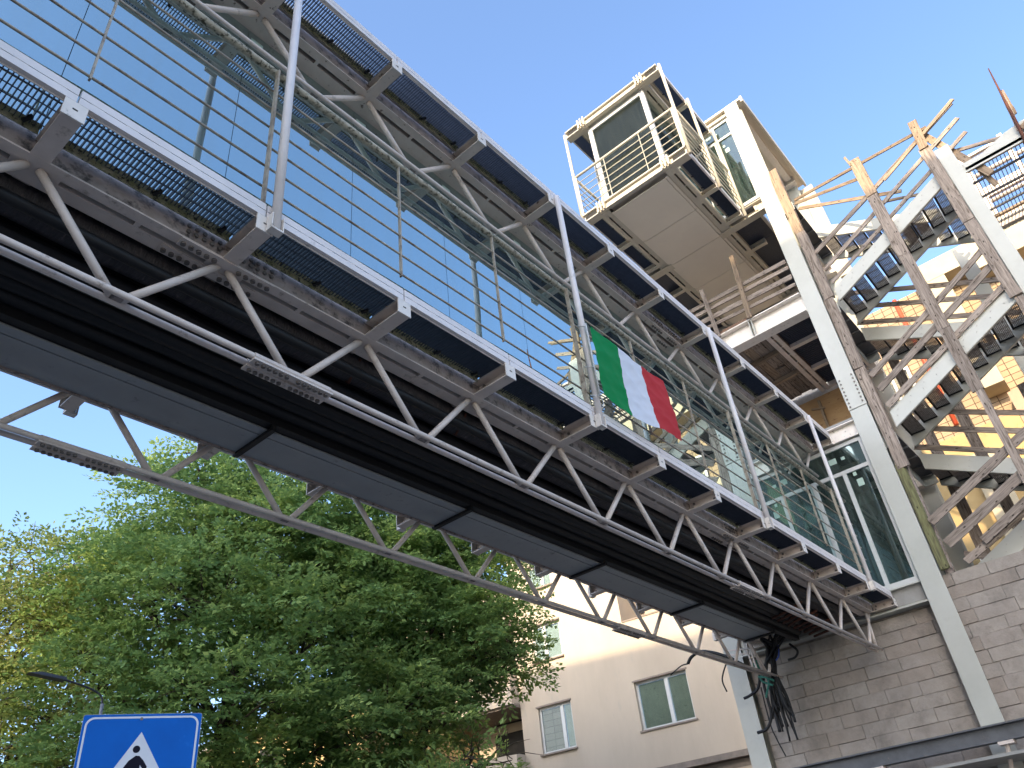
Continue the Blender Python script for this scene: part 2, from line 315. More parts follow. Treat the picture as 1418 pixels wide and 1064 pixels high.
def deck_level(root, XS, x0, x1, zb, fx0=None, fx1=None, detail=True, mats=('steel', 'moss'), sides=(-1, 1), chord_w=.10, gx0=None):
    """one deck or roof level: brackets, slotted twin chords, gratings, angle, fascia on both long sides. zb = underside"""
    fx0 = x0 if fx0 is None else fx0; fx1 = x1 if fx1 is None else fx1
    for s in sides:
        Y = lambda o: YC + s * o
        # bracket (channel, open towards -X) with bolts and end plate
        def mk_bracket(x):
            g = G()
            g.box(x - .055, x + .055, Y(.957), Y(1.327), zb, zb + .012)
            g.box(x - .006 + .03, x + .006 + .03, Y(.957), Y(1.327), zb + .012, zb + .118)
            g.box(x - .055, x + .055, Y(.957), Y(1.327), zb + .118, zb + .13)
            g.box(x + .036, x + .055, Y(.957), Y(1.327), zb + .0125, zb + .1175)
            b = g.emit('bracket', mats[0], root)
            g = G()
            g.box(x - .062, x + .062, Y(1.3275), Y(1.337), zb - .004, zb + .126)
            p = g.emit('end_plate', 'plate', b)
            h = G(); h.box(x - .014, x + .014, Y(1.3375), Y(1.339), zb + .06, zb + .07); h.emit('plate_slot', 'dark', b)
            h = G()
            for yo, zo in ((1.0, .04), (1.02, .09), (1.28, .05)): cyl(h, (x + .018, Y(yo), zb + zo), (1, 0, 0), .014, .02, 6)
            h.emit('bolt_group', 'boltm', b)['kind'] = 'stuff'
            return b
        b0 = None
        for x in XS:
            if b0 is None: b0 = mk_bracket(x); bx = WL[b0.name][0]; xo = x
            else:
                w0 = WL[b0.name]; rep(b0, (w0[0] + x - xo, w0[1], w0[2]), root)
        # twin chord strips with slots bridged at nodes and midway
        g = G(); g.box(x0, x1, Y(.957), Y(.875), zb - .002, zb + .01); g.emit('chord_outer_flange', mats[0], root); g = G(); g.box(x0, x1, Y(.955), Y(.945), zb + .0105, zb + .15); g.emit('chord_side', 'web' if mats[1] == 'moss' else mats[0], root)
        g = G(); g.box(x0, x1, Y(.835), Y(.835 - chord_w), zb - .002, zb + .01); g.box(x0, x1, Y(.835), Y(.823), zb + .01, zb + .15); g.emit('chord_inner_flange', mats[0], root)
        ba = None
        for x in XS:
            if ba is None:
                ba = [G().box(x - .12, x + .15, Y(.8745), Y(.8355), zb - .0015, zb + .009).emit('batten_plate', mats[0], root), G().box(x + .60, x + .635, Y(.8745), Y(.8355), zb - .0015, zb + .009).emit('batten_plate', mats[0], root)]; xo = x
            else:
                for o in ba: w0 = WL[o.name]; rep(o, (w0[0] + x - xo, w0[1], w0[2]), root)
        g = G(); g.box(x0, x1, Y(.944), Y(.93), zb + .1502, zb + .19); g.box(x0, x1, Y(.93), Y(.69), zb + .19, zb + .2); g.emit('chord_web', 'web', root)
        # grating, its carrying angle and fascia, bay by bay
        bays = seg_between(XS, fx0, fx1); cache = {}
        for a, b in bays:
            L_ = round(b - a, 2)
            if L_ not in cache:
                g = G(); n = int(L_ / .026)
                for i in range(n):
                    xx = a + .02 + i * (L_ - .04) / max(n - 1, 1)
                    g.box(xx - .0022, xx + .0022, Y(1.03), Y(1.30), zb + .128, zb + .173)
                for yo in (1.03, 1.10, 1.17, 1.24, 1.30):
                    t_ = .0022
                    g.box(a + .01, b - .01, Y(yo - t_), Y(yo + t_), zb + .164, zb + .172)
                gg = g.emit('grating', 'grate', root)
                g = G(); g.box(a + .062, b - .062, Y(1.012), Y(1.02), zb + .10, zb + .17)
                g.box(a + .062, b - .062, Y(1.02), Y(1.055), zb + .135, zb + .1425)
                an = g.emit('grating_angle', mats[1], root)
                g = G()
                g.box(a + .006, b - .006, Y(1.335), Y(1.305), zb + .130, zb + .182)
                g.box(a + .006, b - .006, Y(1.335), Y(1.305), zb + .188, zb + .245)
                for q in range(6):
                    xa = a + .006 + (L_ - .012) * (q + .5) / 6; g.box(xa - .035, xa + .035, Y(1.333), Y(1.307), zb + .182, zb + .188)
                g.box(a + .006, b - .006, Y(1.304), Y(1.298), zb + .120, zb + .20)
                fa = g.emit('fascia_plate', 'white', root)
                cl = []
                for fr in (.5, .87):
                    xx = a + L_ * fr; g = G()
                    g.bar((xx, Y(1.03), zb + .125), (xx + .03, Y(1.08), zb + .14), .025, .02); g.bar((xx, Y(1.02), zb + .07), (xx, Y(1.02), zb + .14), .03, .02)
                    cl.append(g.emit('grating_clip', 'black', root))
                cache[L_] = (a, gg, an, fa, *cl)
            else:
                a0, *obs = cache[L_]
                for o in obs:
                    w0 = WL[o.name]; rep(o, (w0[0] + a - a0, w0[1], w0[2]), root)

def truss(root, XS, x0, x1, zn, zt, side, splices=()):
    """warren truss of round tubes: nodes at zn on the chord, twin tube chord at zt"""
    y = YC + side * .87
    for o in (-.043, .043):
        g = G(); g.tube([(x0, y + o, zt), (x1, y + o, zt)], .0215, 10); g.emit('chord_tube', 'steel', root, smooth=True)
    first = {}
    for x in XS:
        for dx in (-.6, .6):
            if not (x0 - .1 <= x + dx <= x1 + .1): continue
            e = .035 if dx > 0 else -.035
            if dx not in first:
                g = G(); g.tube([(x + e, y, zn), (x + dx - e * .9, y, zt)], .0265, 10)
                first[dx] = (x, g.emit('diagonal', 'steel', root, smooth=True))
            else:
                xf, o = first[dx]; w0 = WL[o.name]; rep(o, (w0[0] + x - xf, w0[1], w0[2]), root)
    g = G()
    for x in XS:
        if x0 <= x + .6 <= x1:
            g.box(x + .6 - .035, x + .6 + .035, y - .045, y + .045, zt - .008, zt + .008)
    if g.v: g.emit('node_gussets', 'web', root)['kind'] = 'stuff'
    for xs_ in splices:
        g = G(); dz = -.036 if zt < zn else .036
        g.box(xs_ - .31, xs_ + .31, y - .075, y - .015, zt + dz - .006, zt + dz + .006)
        g.box(xs_ - .31, xs_ + .31, y + .015, y + .075, zt + dz - .006, zt + dz + .006)
        g.tube([(xs_ - .3, y - .043, zt), (xs_ + .3, y - .043, zt)], .027, 10); g.tube([(xs_ - .3, y + .043, zt), (xs_ + .3, y + .043, zt)], .027, 10)
        sp = g.emit('splice_sleeve', 'steel', root)
        g = G()
        for i in range(6):
            for sgn in (-1, 1):
                for o in (-.045, .045):
                    cyl(g, (xs_ + sgn * (.045 + i * .045), y + o, zt + dz * 1.3), (0, 0, 1), .0155, .018, 8)
        g.emit('bolt_group', 'boltm', sp)['kind'] = 'stuff'

def railing(root, y, xa, xb, posts, balusters, zf, axis='x', r=.009, mat_h='rail', mat_b='bar', fixed=None, ztop=1.71):
    """handrail with six bars; axis 'x' runs along X at Y=y, 'y' runs along Y at X=y"""
    P = (lambda u, z, o=0: (u, y + o, z)) if axis == 'x' else (lambda u, z, o=0: (y + o, u, z))
    g = G(); g.tube([P(xa, zf + ztop), P(xb, zf + ztop)], .033, 12); g.emit('handrail', mat_h, root, smooth=True)
    cuts = [xa] + [p for p in posts if xa < p < xb] + [xb]
    for a, b in zip(cuts[:-1], cuts[1:]):
        for k in range(6):
            g = G(); g.tube([P(a + .02, zf + .425 + k * .211), P(b - .02, zf + .425 + k * .211)], r, 6); g.emit('rail_bar', mat_b, root, smooth=True)
    for x in balusters:
        g = G()
        if axis == 'x': g.box(x - .006, x + .006, y - .016, y + .010, zf + .395, zf + ztop - .02)
        else: g.box(y - .016, y + .010, x - .006, x + .006, zf + .395, zf + ztop - .02)
        g.emit('baluster', mat_b, root)

def flange_bolts(root, x, zb, s=-1):
    """bolted splice plate on the chord flanges"""
    Y = lambda o: YC + s * o
    g = G(); g.box(x - .34, x + .34, Y(.962), Y(.882), zb - .014, zb - .0025); g.box(x - .40, x + .28, Y(.83), Y(.75), zb - .014, zb - .0025)
    sp = g.emit('splice_plate', 'steel', root)
    g = G()
    for sg in (-1, 1):
        for i in range(5):
            xx = x + sg * (.09 + i * .055)
            cyl(g, (xx, Y(.918), zb - .02), (0, 0, 1), .018, .018, 8); cyl(g, (xx - .06, Y(.785), zb - .02), (0, 0, 1), .018, .018, 8)
            for zo in (.06, .11): cyl(g, (xx, Y(.962), zb + zo), (0, 1, 0), .015, .014, 6)
    g.emit('bolt_group', 'boltm', sp)['kind'] = 'stuff'

# ------------------------------------------------------------------ ground
g = G(); g.add([(-900, -900, 0), (900, -900, 0), (900, 900, 0), (-900, 900, 0)], [(0, 1, 2, 3)]); struct(g.emit('ground', 'ground'))
g = G(); g.box(-60, 60, -1.5, 2.4, 0, .13); struct(g.emit('pavement', 'pave'))
g = G(); g.box(-60, 60, 9.5, 11.3, 0, .13); struct(g.emit('pavement', 'pave'))
g = G()
for i in range(14):
    g.box(-30 + i * 4, -28 + i * 4, 5.9, 6.02, .004, .008)
g.emit('road_marking', 'column')['kind'] = 'structure'

# ------------------------------------------------------------------ the footbridge
XB = [3.08 + 1.2 * k for k in range(-9, 10)]
ZB, ZR = 5.43, 8.50          # undersides of deck and roof framing
bridge = empty('footbridge', (3.08, YC, ZB), 'long glazed steel footbridge crossing overhead with white fascia, railings and tube trusses', 'footbridge')
X0, X1 = -8.2, 13.86
deck_level(bridge, XB, X0, X1, ZB, mats=('steel', 'moss'))
deck_level(bridge, XB, X0, X1, ZR, mats=('steel_spotty', 'moss'), chord_w=.15)
for s in (-1, 1):
    truss(bridge, XB, X0, 13.72, ZB, 4.81, s, splices=(2.45 if s < 0 else 1.9, 9.1))
    truss(bridge, XB, X0, 13.72, ZR, 7.955, s)
for x in (1.88, 9.08): flange_bolts(bridge, x, ZB)
flange_bolts(bridge, 1.3, ZR); flange_bolts(bridge, 8.6, ZR)
g = G(); g.tube([(13.72, YC - .87, ZB), (13.62, YC - .87, 4.81)], .024, 10); g.emit('diagonal', 'steel', bridge, smooth=True)
# deck slab, roof, interior
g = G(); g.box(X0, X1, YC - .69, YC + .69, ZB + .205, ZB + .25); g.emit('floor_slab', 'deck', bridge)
g = G(); g.box(X0, X1, YC - .688, YC + .688, ZB + .2505, ZB + .27); g.emit('floor_covering', 'floorin', bridge)
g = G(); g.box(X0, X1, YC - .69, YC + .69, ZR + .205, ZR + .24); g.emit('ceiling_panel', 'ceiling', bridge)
g = G(); g.box(X0, X1, YC - 1.0, YC + 1.0, ZR + .25, ZR + .29); g.emit('roof_sheet', 'steel', bridge)
cb = None
for x in XB:
    if cb is None:
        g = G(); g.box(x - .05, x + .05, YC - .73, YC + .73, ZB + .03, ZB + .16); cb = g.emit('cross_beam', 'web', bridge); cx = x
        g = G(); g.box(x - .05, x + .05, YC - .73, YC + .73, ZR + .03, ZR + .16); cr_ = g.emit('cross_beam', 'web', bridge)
    else:
        for o in (cb, cr_): w0 = WL[o.name]; rep(o, (w0[0] + x - cx, w0[1], w0[2]), bridge)
# glass panes with thin joints, near and far walls
gp = {}
for s in (-1, 1):
    y = YC + s * .69
    for x in XB:
        if s not in gp:
            g = G(); g.box(x + .0025, x + 1.1975, y - .006, y + .006, ZB + .20, ZR + .20); gp[s] = (x, g.emit('glass_pane', 'glass' if s < 0 else 'glassd', bridge))
            g = G(); g.box(x + .03, x + .15, y - .0085 , y - .0065, ZR - .20, ZR - .09); g.emit('sticker', 'sticker', gp[s][1])
        elif x < 13:
            xf, o = gp[s]; w0 = WL[o.name]; rep(o, (w0[0] + x - xf, w0[1], w0[2]), bridge)
    g = G(); g.box(X0, X1, y - .02, y + .02, ZB + .27, ZB + .30); g.emit('glazing_rail', 'web', bridge)
ii = None
for x in XB[::3]:                                     # inner steel portals that stand behind the glass
    for s in (-1, 1):
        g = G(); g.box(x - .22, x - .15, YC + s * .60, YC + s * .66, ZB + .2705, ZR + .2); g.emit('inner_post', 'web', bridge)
# near railing, tall posts
PX = [1.93, 5.53, 9.13, 12.73]
posts = [-5.27, -1.67] + PX
railing(bridge, 3.28, X0, 13.35, [p - .05 for p in posts], [x + .03 for x in XB if min(abs(x - p) for p in posts) > .3 and x < 13], ZB + .04)
railing(bridge, 2 * YC - 3.28, X0, 13.35, posts, [x for x in XB if min(abs(x - p) for p in posts) > .3 and x < 13], ZB + .04)
for s in (-1, 1):
    p0 = None
    for p in posts:
        yy = YC + s * 1.375
        if p0 is None:
            g = G(); g.tube([(p, yy, ZB + .0095), (p, yy, ZR + .12)], .033, 14); p0 = g.emit('post', 'white', bridge, smooth=True)
            g = G(); g.box(p - .075, p - .06, YC + s * 1.285, YC + s * 1.325, ZB + .13, ZB + 1.75); f0 = g.emit('post_flat', 'bar', bridge)
            g = G(); g.box(p - .046, p + .046, yy - .03, yy + .03, ZB - .004, ZB + .0095); g.box(p + .038, p + .046, yy - .03, yy + .03, ZB + .01, ZB + .13); g.box(p - .046, p - .038, yy - .03, yy + .03, ZB + .01, ZB + .13); l0 = g.emit('post_shoe', 'plate', bridge); px0 = p
        else:
            for o in (p0, f0, l0): w0 = WL[o.name]; rep(o, (w0[0] + p - px0, w0[1], w0[2]), bridge)
# services slung under the deck
def sag(xs, y, z, a): return [(x, y + random.uniform(-a, a), z + random.uniform(-a, a)) for x in xs]
for i in range(6):
    g = G(); g.tube(sag(np.linspace(X0, 13.2, 22), 4.14 + i * .135, 5.30 + (.02 if i % 2 else 0), .008), .062, 10); g.emit('conduit', 'black', bridge, smooth=True)
g = G(); g.tube(sag(np.linspace(X0, 13.3, 40), 3.99, 5.43, .012), .125, 14); g.emit('insulated_pipe', 'pipe', bridge, smooth=True)
g = G(); g.tube(sag(np.linspace(X0, 13.3, 30), 3.86, 5.30, .01), .04, 8); g.emit('conduit', 'black', bridge, smooth=True)
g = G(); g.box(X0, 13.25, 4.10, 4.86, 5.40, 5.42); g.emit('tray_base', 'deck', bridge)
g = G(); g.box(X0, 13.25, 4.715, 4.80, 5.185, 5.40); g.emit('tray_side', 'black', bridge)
tx = [-6.2, -3.9, -1.6, .7, 3.04, 5.36, 7.68, 10.04, 12.3]
for a, b in zip(tx[:-1], tx[1:]):
    g = G(); g.box(a + .012, b - .012, 4.802, 4.886, 5.168, 5.182); g.emit('tray_panel', 'tray', bridge)
    g = G(); g.box(a + .012, b - .012, 4.898, 5.235, 5.166, 5.178); g.emit('tray_panel', 'tray', bridge)
    g = G(); g.box(a + .012, b - .012, 5.236, 5.252, 5.15, 5.40); g.emit('tray_edge', 'web', bridge)
s0 = None
for x in tx[1:]:
    if s0 is None:
        g = G(); g.box(x - .022, x + .022, 4.74, 5.27, 5.135, 5.163); g.box(x - .02, x + .02, 4.72, 4.74, 5.135, 5.36); s0 = g.emit('tray_strap', 'black', bridge); sx = x
    else: w0 = WL[s0.name]; rep(s0, (w0[0] + x - sx, w0[1], w0[2]), bridge)
g = G()
for i in range(9):
    x = 11.6 + i * .2; g.tube([(x, 3.95 + .08 * (i % 3), 5.24), (x + .12, 4.2 + .05 * (i % 4), 5.22), (x + .3, 4.55, 5.24)], .02, 6)
g.emit('rusty_hangers', 'rust', bridge, smooth=True)
g = G()
for x in (3.2, 4.4, 6.9): g.tube([(x, 4.0, 5.57), (x, 3.86, 5.44), (x, 4.0, 5.29), (x, 4.13, 5.43), (x, 4.0, 5.57)], .012, 6)
g.emit('pipe_clamps', 'rust', bridge, smooth=True)['kind'] = 'stuff'

# ------------------------------------------------------------------ upper walkway stub
UB, UR = 14.56, 17.52
XU = [11.40, 12.6, 13.75, 15.0, 16.2, 17.3]
upper = empty('upper_walkway', (11.35, YC, UB), 'cream glazed walkway stub jutting out high above the bridge, ending in a railing', 'walkway')
deck_level(upper, XU, 11.35, 17.4, UB, fx0=11.35, fx1=13.8, mats=('cream', 'cream'))
deck_level(upper, XU[:3], 11.35, 13.85, UR, mats=('cream', 'cream'))
for s in (-1, 1):
    for a, b in ((13.8, 15.0), (15.0, 16.2), (16.2, 17.35)):
        g = G(); g.box(a + .005, b - .005, YC + s * .93, YC + s * 1.6, UB + .14, UB + .16); g.emit('deck_grating', 'grate', upper)
    g = G(); g.box(13.9, 17.4, YC + s * 1.6, YC + s * 1.66, UB + .05, UB + .2); g.emit('deck_edge', 'cream', upper)
for a, b in ((11.45, 12.74), (12.74, 13.90), (13.90, 15.12), (15.12, 16.3), (16.3, 17.38)):
    g = G(); g.box(a + .006, b - .006, YC - .66, YC + .66, UB - .06, UB - .04); g.emit('soffit_panel', 'panel', upper)
    for s in (-1, 1):
        g = G(); g.box(a + .006, b - .006, YC + s * .668, YC + s * .727, UB - .03, UB - .012); g.emit('soffit_panel', 'panel', upper)
g = G(); g.box(11.36, 17.4, YC - .73, YC + .73, UB + .15, UB + .25); g.emit('floor_slab', 'panel', upper)
g = G(); g.box(11.40, 13.9, YC - .8, YC + .8, UR + .12, UR + .2); g.emit('ceiling_panel', 'panel', upper)
g = G(); g.box(11.36, 13.9, YC - 1.0, YC + 1.0, UR + .25, UR + .3); g.emit('roof_sheet', 'cream', upper)
for zz in (UB, UR):                                   # end beams with stirrup ends
    g = G(); g.box(11.26, 11.345, YC - 1.335, YC + 1.335, zz + .0, zz + .03); g.box(11.30, 11.345, YC - 1.335, YC + 1.335, zz + .03, zz + .19); g.box(11.24, 11.345, YC - 1.335, YC + 1.335, zz + .19, zz + .225)
    eb = g.emit('end_beam', 'cream', upper)
    for s in (-1, 1):
        g = G()
        for o in (.76, .84, .92): g.box(11.2, 11.2995, YC + s * (o - .018), YC + s * (o + .018), zz - .03, zz + .27)
        g.box(11.22, 11.2395, YC + s * .74, YC + s * .95, zz + .10, zz + .14)
        g.emit('stirrup_plate', 'cream', eb)
    for s in (-1, 1):
        g = G(); g.box(11.285, 11.299, YC + s * 1.0, YC + s * 1.30, zz + .06, zz + .16); g.emit('end_grating', 'dark', eb)
for s in (-1, 1):                                     # glazed end wall frame
    g = G(); g.box(11.42, 11.50, YC + s * .69, YC + s * .80, UB + .25, UR + .0); g.emit('frame_post', 'frame', upper)
g = G(); g.box(11.42, 11.50, YC - .69, YC + .69, UR - .13, UR - .002); g.emit('frame_head', 'frame', upper)
g = G(); g.box(11.42, 11.50, YC - .69, YC + .69, UB + .252, UB + .36); g.emit('frame_sill', 'frame', upper)
g = G(); g.box(11.455, 11.465, YC - .69, YC + .69, UB + .36, UR - .13); g.emit('glass_pane', 'window', upper)
for s in (-1, 1):
    for a, b in ((11.5, 12.7), (12.7, 13.88)):
        g = G(); g.box(a + .008, b - .008, YC + s * .74, YC + s * .75, UB + .25, UR); g.emit('glass_pane', 'glassl', upper)
railing(upper, 11.30, YC - 1.37, YC + 1.37, [], [YC - .43, YC + .53], UB - .16, axis='y', mat_h='cream', mat_b='cream', r=.011)
for s in (-1, 1):
    railing(upper, YC + s * 1.37, 11.30, 13.85, [12.6], [], UB - .16, mat_h='cream', mat_b='cream', r=.011)
    for x in (11.30, 12.6, 13.82):
        g = G(); g.tube([(x, YC + s * 1.385, UB - .02), (x, YC + s * 1.385, UR + .2)], .038, 12); g.emit('post', 'cream', upper, smooth=True)
        g = G(); g.box(x - .04, x - .025, YC + s * 1.3, YC + s * 1.36, UB + .24, UB + 1.5); g.emit('post_flat', 'cream', upper)

# ------------------------------------------------------------------ landing tower: columns, beams, decks
def column(x, y0_, y1_, z0_, z1_, label, joint=None, group='white steel columns of the landing tower', depth=.3, mat='column'):
    t = empty('steel_column', (x, (y0_ + y1_) / 2, z0_), label, 'column', group)
    zs = [z0_] + ([joint] if joint else []) + [z1_]
    for i, (a, b) in enumerate(zip(zs[:-1], zs[1:])):
        e = 0 if i == len(zs) - 2 else .006
        g = G(); g.box(x + e, x + .016 + e, y0_ + e, y1_ - e, a + .004, b - .004)            # front flange
        g.box(x + .0165 + e, x + depth - .0165, y0_ + .10, y0_ + .115, a, b); g.box(x + .0165 + e, x + depth - .0165, y1_ - .045, y1_ - .03, a, b)
        g.box(x + depth - .016, x + depth, y0_, y1_, a, b); g.emit('column_shaft', mat, t, bevel=.003)
    if joint:
        for yy in (y0_ + .05, y1_ - .05):
            for i in range(8):
                h = G(); cyl(h, (x - .008, yy, joint + .06 + i * .085 + (.0 if yy > (y0_ + y1_) / 2 else .03)), (1, 0, 0), .017, .03, 8); h.emit('bolt', 'boltm', t)
        h = G(); h.box(x - .004, x - .0005, y0_ + .012, y1_ - .012, joint + .008, joint + .78); h.emit('splice_plate', mat, t)
        for i in range(8):
            h = G(); cyl(h, (x + .09, y0_ - .004, joint + .0 + i * .085), (0, 1, 0), .016, .03, 8); h.emit('bolt', 'boltw', t)
    return t
c0 = column(13.85, 2.395, 2.735, 0, 18.15, 'tall white steel column right of the glazed door, bolted splice halfway up', joint=8.98)
c1 = column(13.90, 6.06, 6.40, 0, 8.3, 'pale grey steel column left of the hanging cables', group='white steel columns of the landing tower')
c2 = column(13.955, -.87, -.61, 0, 13.52, 'white steel column rising through the timber staircase at right')
c3 = column(17.45, 2.43, 2.75, 0, 18.0, 'rear column of the tower behind the timber clad post')
c4 = column(17.45, 6.06, 6.38, 0, 18.0, 'rear left column of the tower hidden behind the decks')
c5 = column(17.0, -.3, 0.0, 0, 13.3, 'rear column behind the stair flights')

def ibeam(g, p0, p1, h, wd, t=.02):
    """I-beam between two points; p0.z is the underside"""
    (xa, ya, z), (xb, yb, _) = p0, p1
    if abs(xb - xa) < 1e-6:
        g.box(xa, xa + wd, ya, yb, z, z + t); g.box(xa + wd * .45, xa + wd * .55, ya, yb, z + t, z + h - t); g.box(xa, xa + wd, ya, yb, z + h - t, z + h)
    else:
        g.box(xa, xb, ya, ya + wd, z, z + t); g.box(xa, xb, ya + wd * .45, ya + wd * .55, z + t, z + h - t); g.box(xa, xb, ya, ya + wd, z + h - t, z + h)
    return g
tower = empty('landing_tower', (15.6, 4.4, 0), 'steel frame of the lift landing with open decks between the white columns', 'tower')
for z, h, m in ((5.36, .34, 'column'), (8.50, .31, 'plate'), (14.52, .33, 'cream'), (17.90, .24, 'cream')):
    g = ibeam(G(), (13.87, 2.74, z), (13.87, 6.055, z), h, .2); g.emit('edge_beam', m, tower)
g = ibeam(G(), (13.78, 2.74, 11.42), (13.78, 6.055, 11.42), .48, .28, .025); bm = g.emit('edge_beam', 'plate', tower)
for y in (3.86, 3.92, 4.9): g = G(); g.box(13.785, 13.90, y - .006, y + .006, 11.446, 11.874); g.emit('stiffener', 'column', bm)
for z in (11.42, 14.5, 17.9, 8.5, 5.36):
    g = ibeam(G(), (17.2, 2.4, z), (17.2, 6.4, z), .4, .2); g.emit('edge_beam', 'plate', tower)
    if z > 9:
        for y in (2.45, 6.1): g = ibeam(G(), (14.15, y, z + .1), (17.19, y, z + .1), .24, .16); g.emit('side_beam', 'plate', tower)
# deck of the open level
for y0_ in (3.56, 5.30):
    g = G(); g.box(14.07, 17.19, y0_, y0_ + .10, 11.50, 11.512); g.box(14.07, 17.19, y0_ + .14, y0_ + .24, 11.50, 11.512); g.box(14.07, 17.19, y0_ + .09, y0_ + .10, 11.512, 11.66); g.box(14.07, 17.19, y0_ + .14, y0_ + .15, 11.512, 11.66)
    for k in range(8): g.box(14.3 + k * .4, 14.34 + k * .4, y0_ + .1005, y0_ + .1395, 11.501, 11.511)
    g.emit('slotted_joist', 'steel', tower)
for x in (14.95, 16.1, 17.1):
    G().box(x - .06, x + .06, 2.62, 3.555, 11.50, 11.62).emit('cross_arm', 'steel', tower); G().box(x - .06, x + .06, 5.545, 6.09, 11.50, 11.62).emit('cross_arm', 'steel', tower)
for a, b in ((14.07, 14.92), (14.98, 16.07), (16.13, 17.19)):
    for ya, yb in ((2.615, 3.558), (5.542, 6.095)):
        g = G(); g.box(a, b, ya, yb, 11.60, 11.63); g.emit('deck_grating', 'grate', tower)
        g = G()
        for i in range(14): xx = a + (b - a) * (i + .5) / 14; g.box(xx - .004, xx + .004, ya, yb, 11.585, 11.5995)
        g.emit('grating_bars', 'grate', tower)
yy = 3.82
random.seed(3)
while yy < 5.26:
    wdt = random.choice((.16, .2, .24)); wdt = min(wdt, 5.29 - yy)
    xx = 14.1
    while xx < 17.1:
        ln = random.choice((.9, 1.5, 2.1)); e = min(xx + ln, 17.15)
        if e - xx > .2 and random.random() > .07:
            board('deck_plank', (xx, yy + wdt / 2, 11.64 + random.uniform(-.02, .03)), (e - .02, yy + wdt / 2, 11.64 + random.uniform(-.02, .03)), .03, wdt - .012, 'newwood' if random.random() < .15 else 'oldwood', tower, seg=2)
        xx = e
    yy += wdt
g = G(); g.box(14.08, 17.18, 3.54, 5.56, 11.70, 11.72); g.emit('deck_sheet', 'oldply', tower)
for x in (14.9, 16.0): board('deck_joist', (x, 3.81, 11.58), (x + .1, 5.29, 11.57), .1, .08, 'newwood', tower)
g = G(); g.box(17.15, 17.19, 2.76, 6.05, 8.9, 11.41); ply = g.emit('plywood_sheet', 'ply', tower)
board('plywood_batten', (17.12, 3.95, 9.2), (17.12, 3.93, 11.3), .06, .05, 'newwood', tower)
board('plywood_batten', (17.12, 4.15, 11.15), (17.1, 3.85, 11.05), .05, .04, 'newwood', tower, up=(1, 0, 0))
# soffit of the roof over the stair side, and roof
g = G(); g.box(13.9, 17.8, 2.30, 6.4, 18.16, 18.22); g.emit('roof_sheet', 'panel', tower)
g = G(); g.box(13.9, 17.8, 2.24, 2.298, 18.06, 18.26); g.emit('roof_edge', 'cream', tower)
g = G(); g.box(17.66, 17.78, 2.10, 2.42, 14.6, 17.9); g.emit('rear_panel', 'cream', tower)
g = G(); g.box(13.95, 17.4, 2.75, 6.0, 8.86, 8.90); g.emit('roof_slab', 'concrete', tower)
g = G(); g.box(13.95, 17.4, 2.75, 6.0, 5.42, 5.68); g.emit('floor_slab', 'concrete', tower)
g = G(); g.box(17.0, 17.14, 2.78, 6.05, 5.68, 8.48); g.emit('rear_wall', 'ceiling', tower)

def glazed_door(z0_, z1_, ztr, label, y_left=3.78, ym=3.25):
    t = empty('glazed_door', (13.95, 3.2, z0_), label, 'door')
    F = lambda a, b, c_, d_, nm='frame_member': (lambda g: g.emit(nm, 'frame', t))(G().box(13.93, 14.0, a, b, c_, d_))
    F(2.745, 2.80, z0_, z1_); F(6.0, 6.05, z0_, z1_); F(2.80, 6.0, z1_ - .07, z1_); F(2.80, 6.0, z0_, z0_ + .09); F(2.80, 6.0, ztr - .035, ztr + .035)
    F(ym - .035, ym + .035, z0_ + .09, ztr - .035); F(3.80, 3.9, z0_ + .09, ztr - .035); F(5.2, 5.3, z0_ + .09, ztr - .035)
    for a, b in ((2.80, ym - .035), (ym + .035, 3.8), (3.9, 5.2), (5.3, 6.0)):
        g = G(); g.box(13.96, 13.968, a, b, z0_ + .09, ztr - .035); g.emit('door_pane', 'glassd', t)
    g = G(); g.box(13.96, 13.968, 2.8, 6.0, ztr + .035, z1_ - .07); g.emit('transom_pane', 'glassd', t)
    for (ya, za, ww, hh) in ((3.30, z1_ - .32, .14, .11), (3.14, z1_ - .30, .07, .06), (2.98, z0_ + 1.88, .11, .14), (3.05, z0_ + 2.10, .06, .07)):
        g = G(); g.box(13.956, 13.9595, ya, ya + ww, za, za + hh); g.emit('sticker', 'sticker', t)
    return t
glazed_door(5.71, 8.48, 7.93, 'white framed glazed door at the far end of the bridge with small stickers on its glass')
glazed_door(14.95, 17.88, 17.33, 'glazed door of the upper landing beside the top of the tall column')

# temporary guardrail of boards on the open deck
gr = empty('timber_guardrail', (13.85, 3.9, 11.9), 'makeshift guardrail of rough boards on the open deck above the bridge roof', 'guardrail')
board('upright', (13.74, 3.77, 13.66), (13.74, 3.84, 11.88), .10, .05, 'newwood', gr, up=(0, 1, 0))
board('upright', (13.72, 4.66, 13.2), (13.72, 4.60, 11.80), .085, .05, 'oldwood', gr, up=(0, 1, 0))
board('rail_board', (13.80, 5.35, 12.88), (13.80, 2.75, 12.80), .10, .03, 'oldwood', gr)
board('rail_board', (13.85, 5.35, 12.74), (13.85, 2.75, 12.66), .09, .03, 'oldwood', gr)
board('rail_board', (13.80, 5.30, 12.46), (13.80, 2.75, 12.36), .12, .03, 'oldwood', gr)
board('rail_board', (13.86, 5.35, 12.30), (13.86, 2.75, 12.18), .08, .03, 'oldwood', gr)
g = G(); g.box(13.82, 14.0, 3.95, 5.2, 11.905, 12.0); t = g.emit('board_pile', 'oldply'); tag(t, 'low pile of dark rotten boards lying on the beam of the open deck', 'boards')

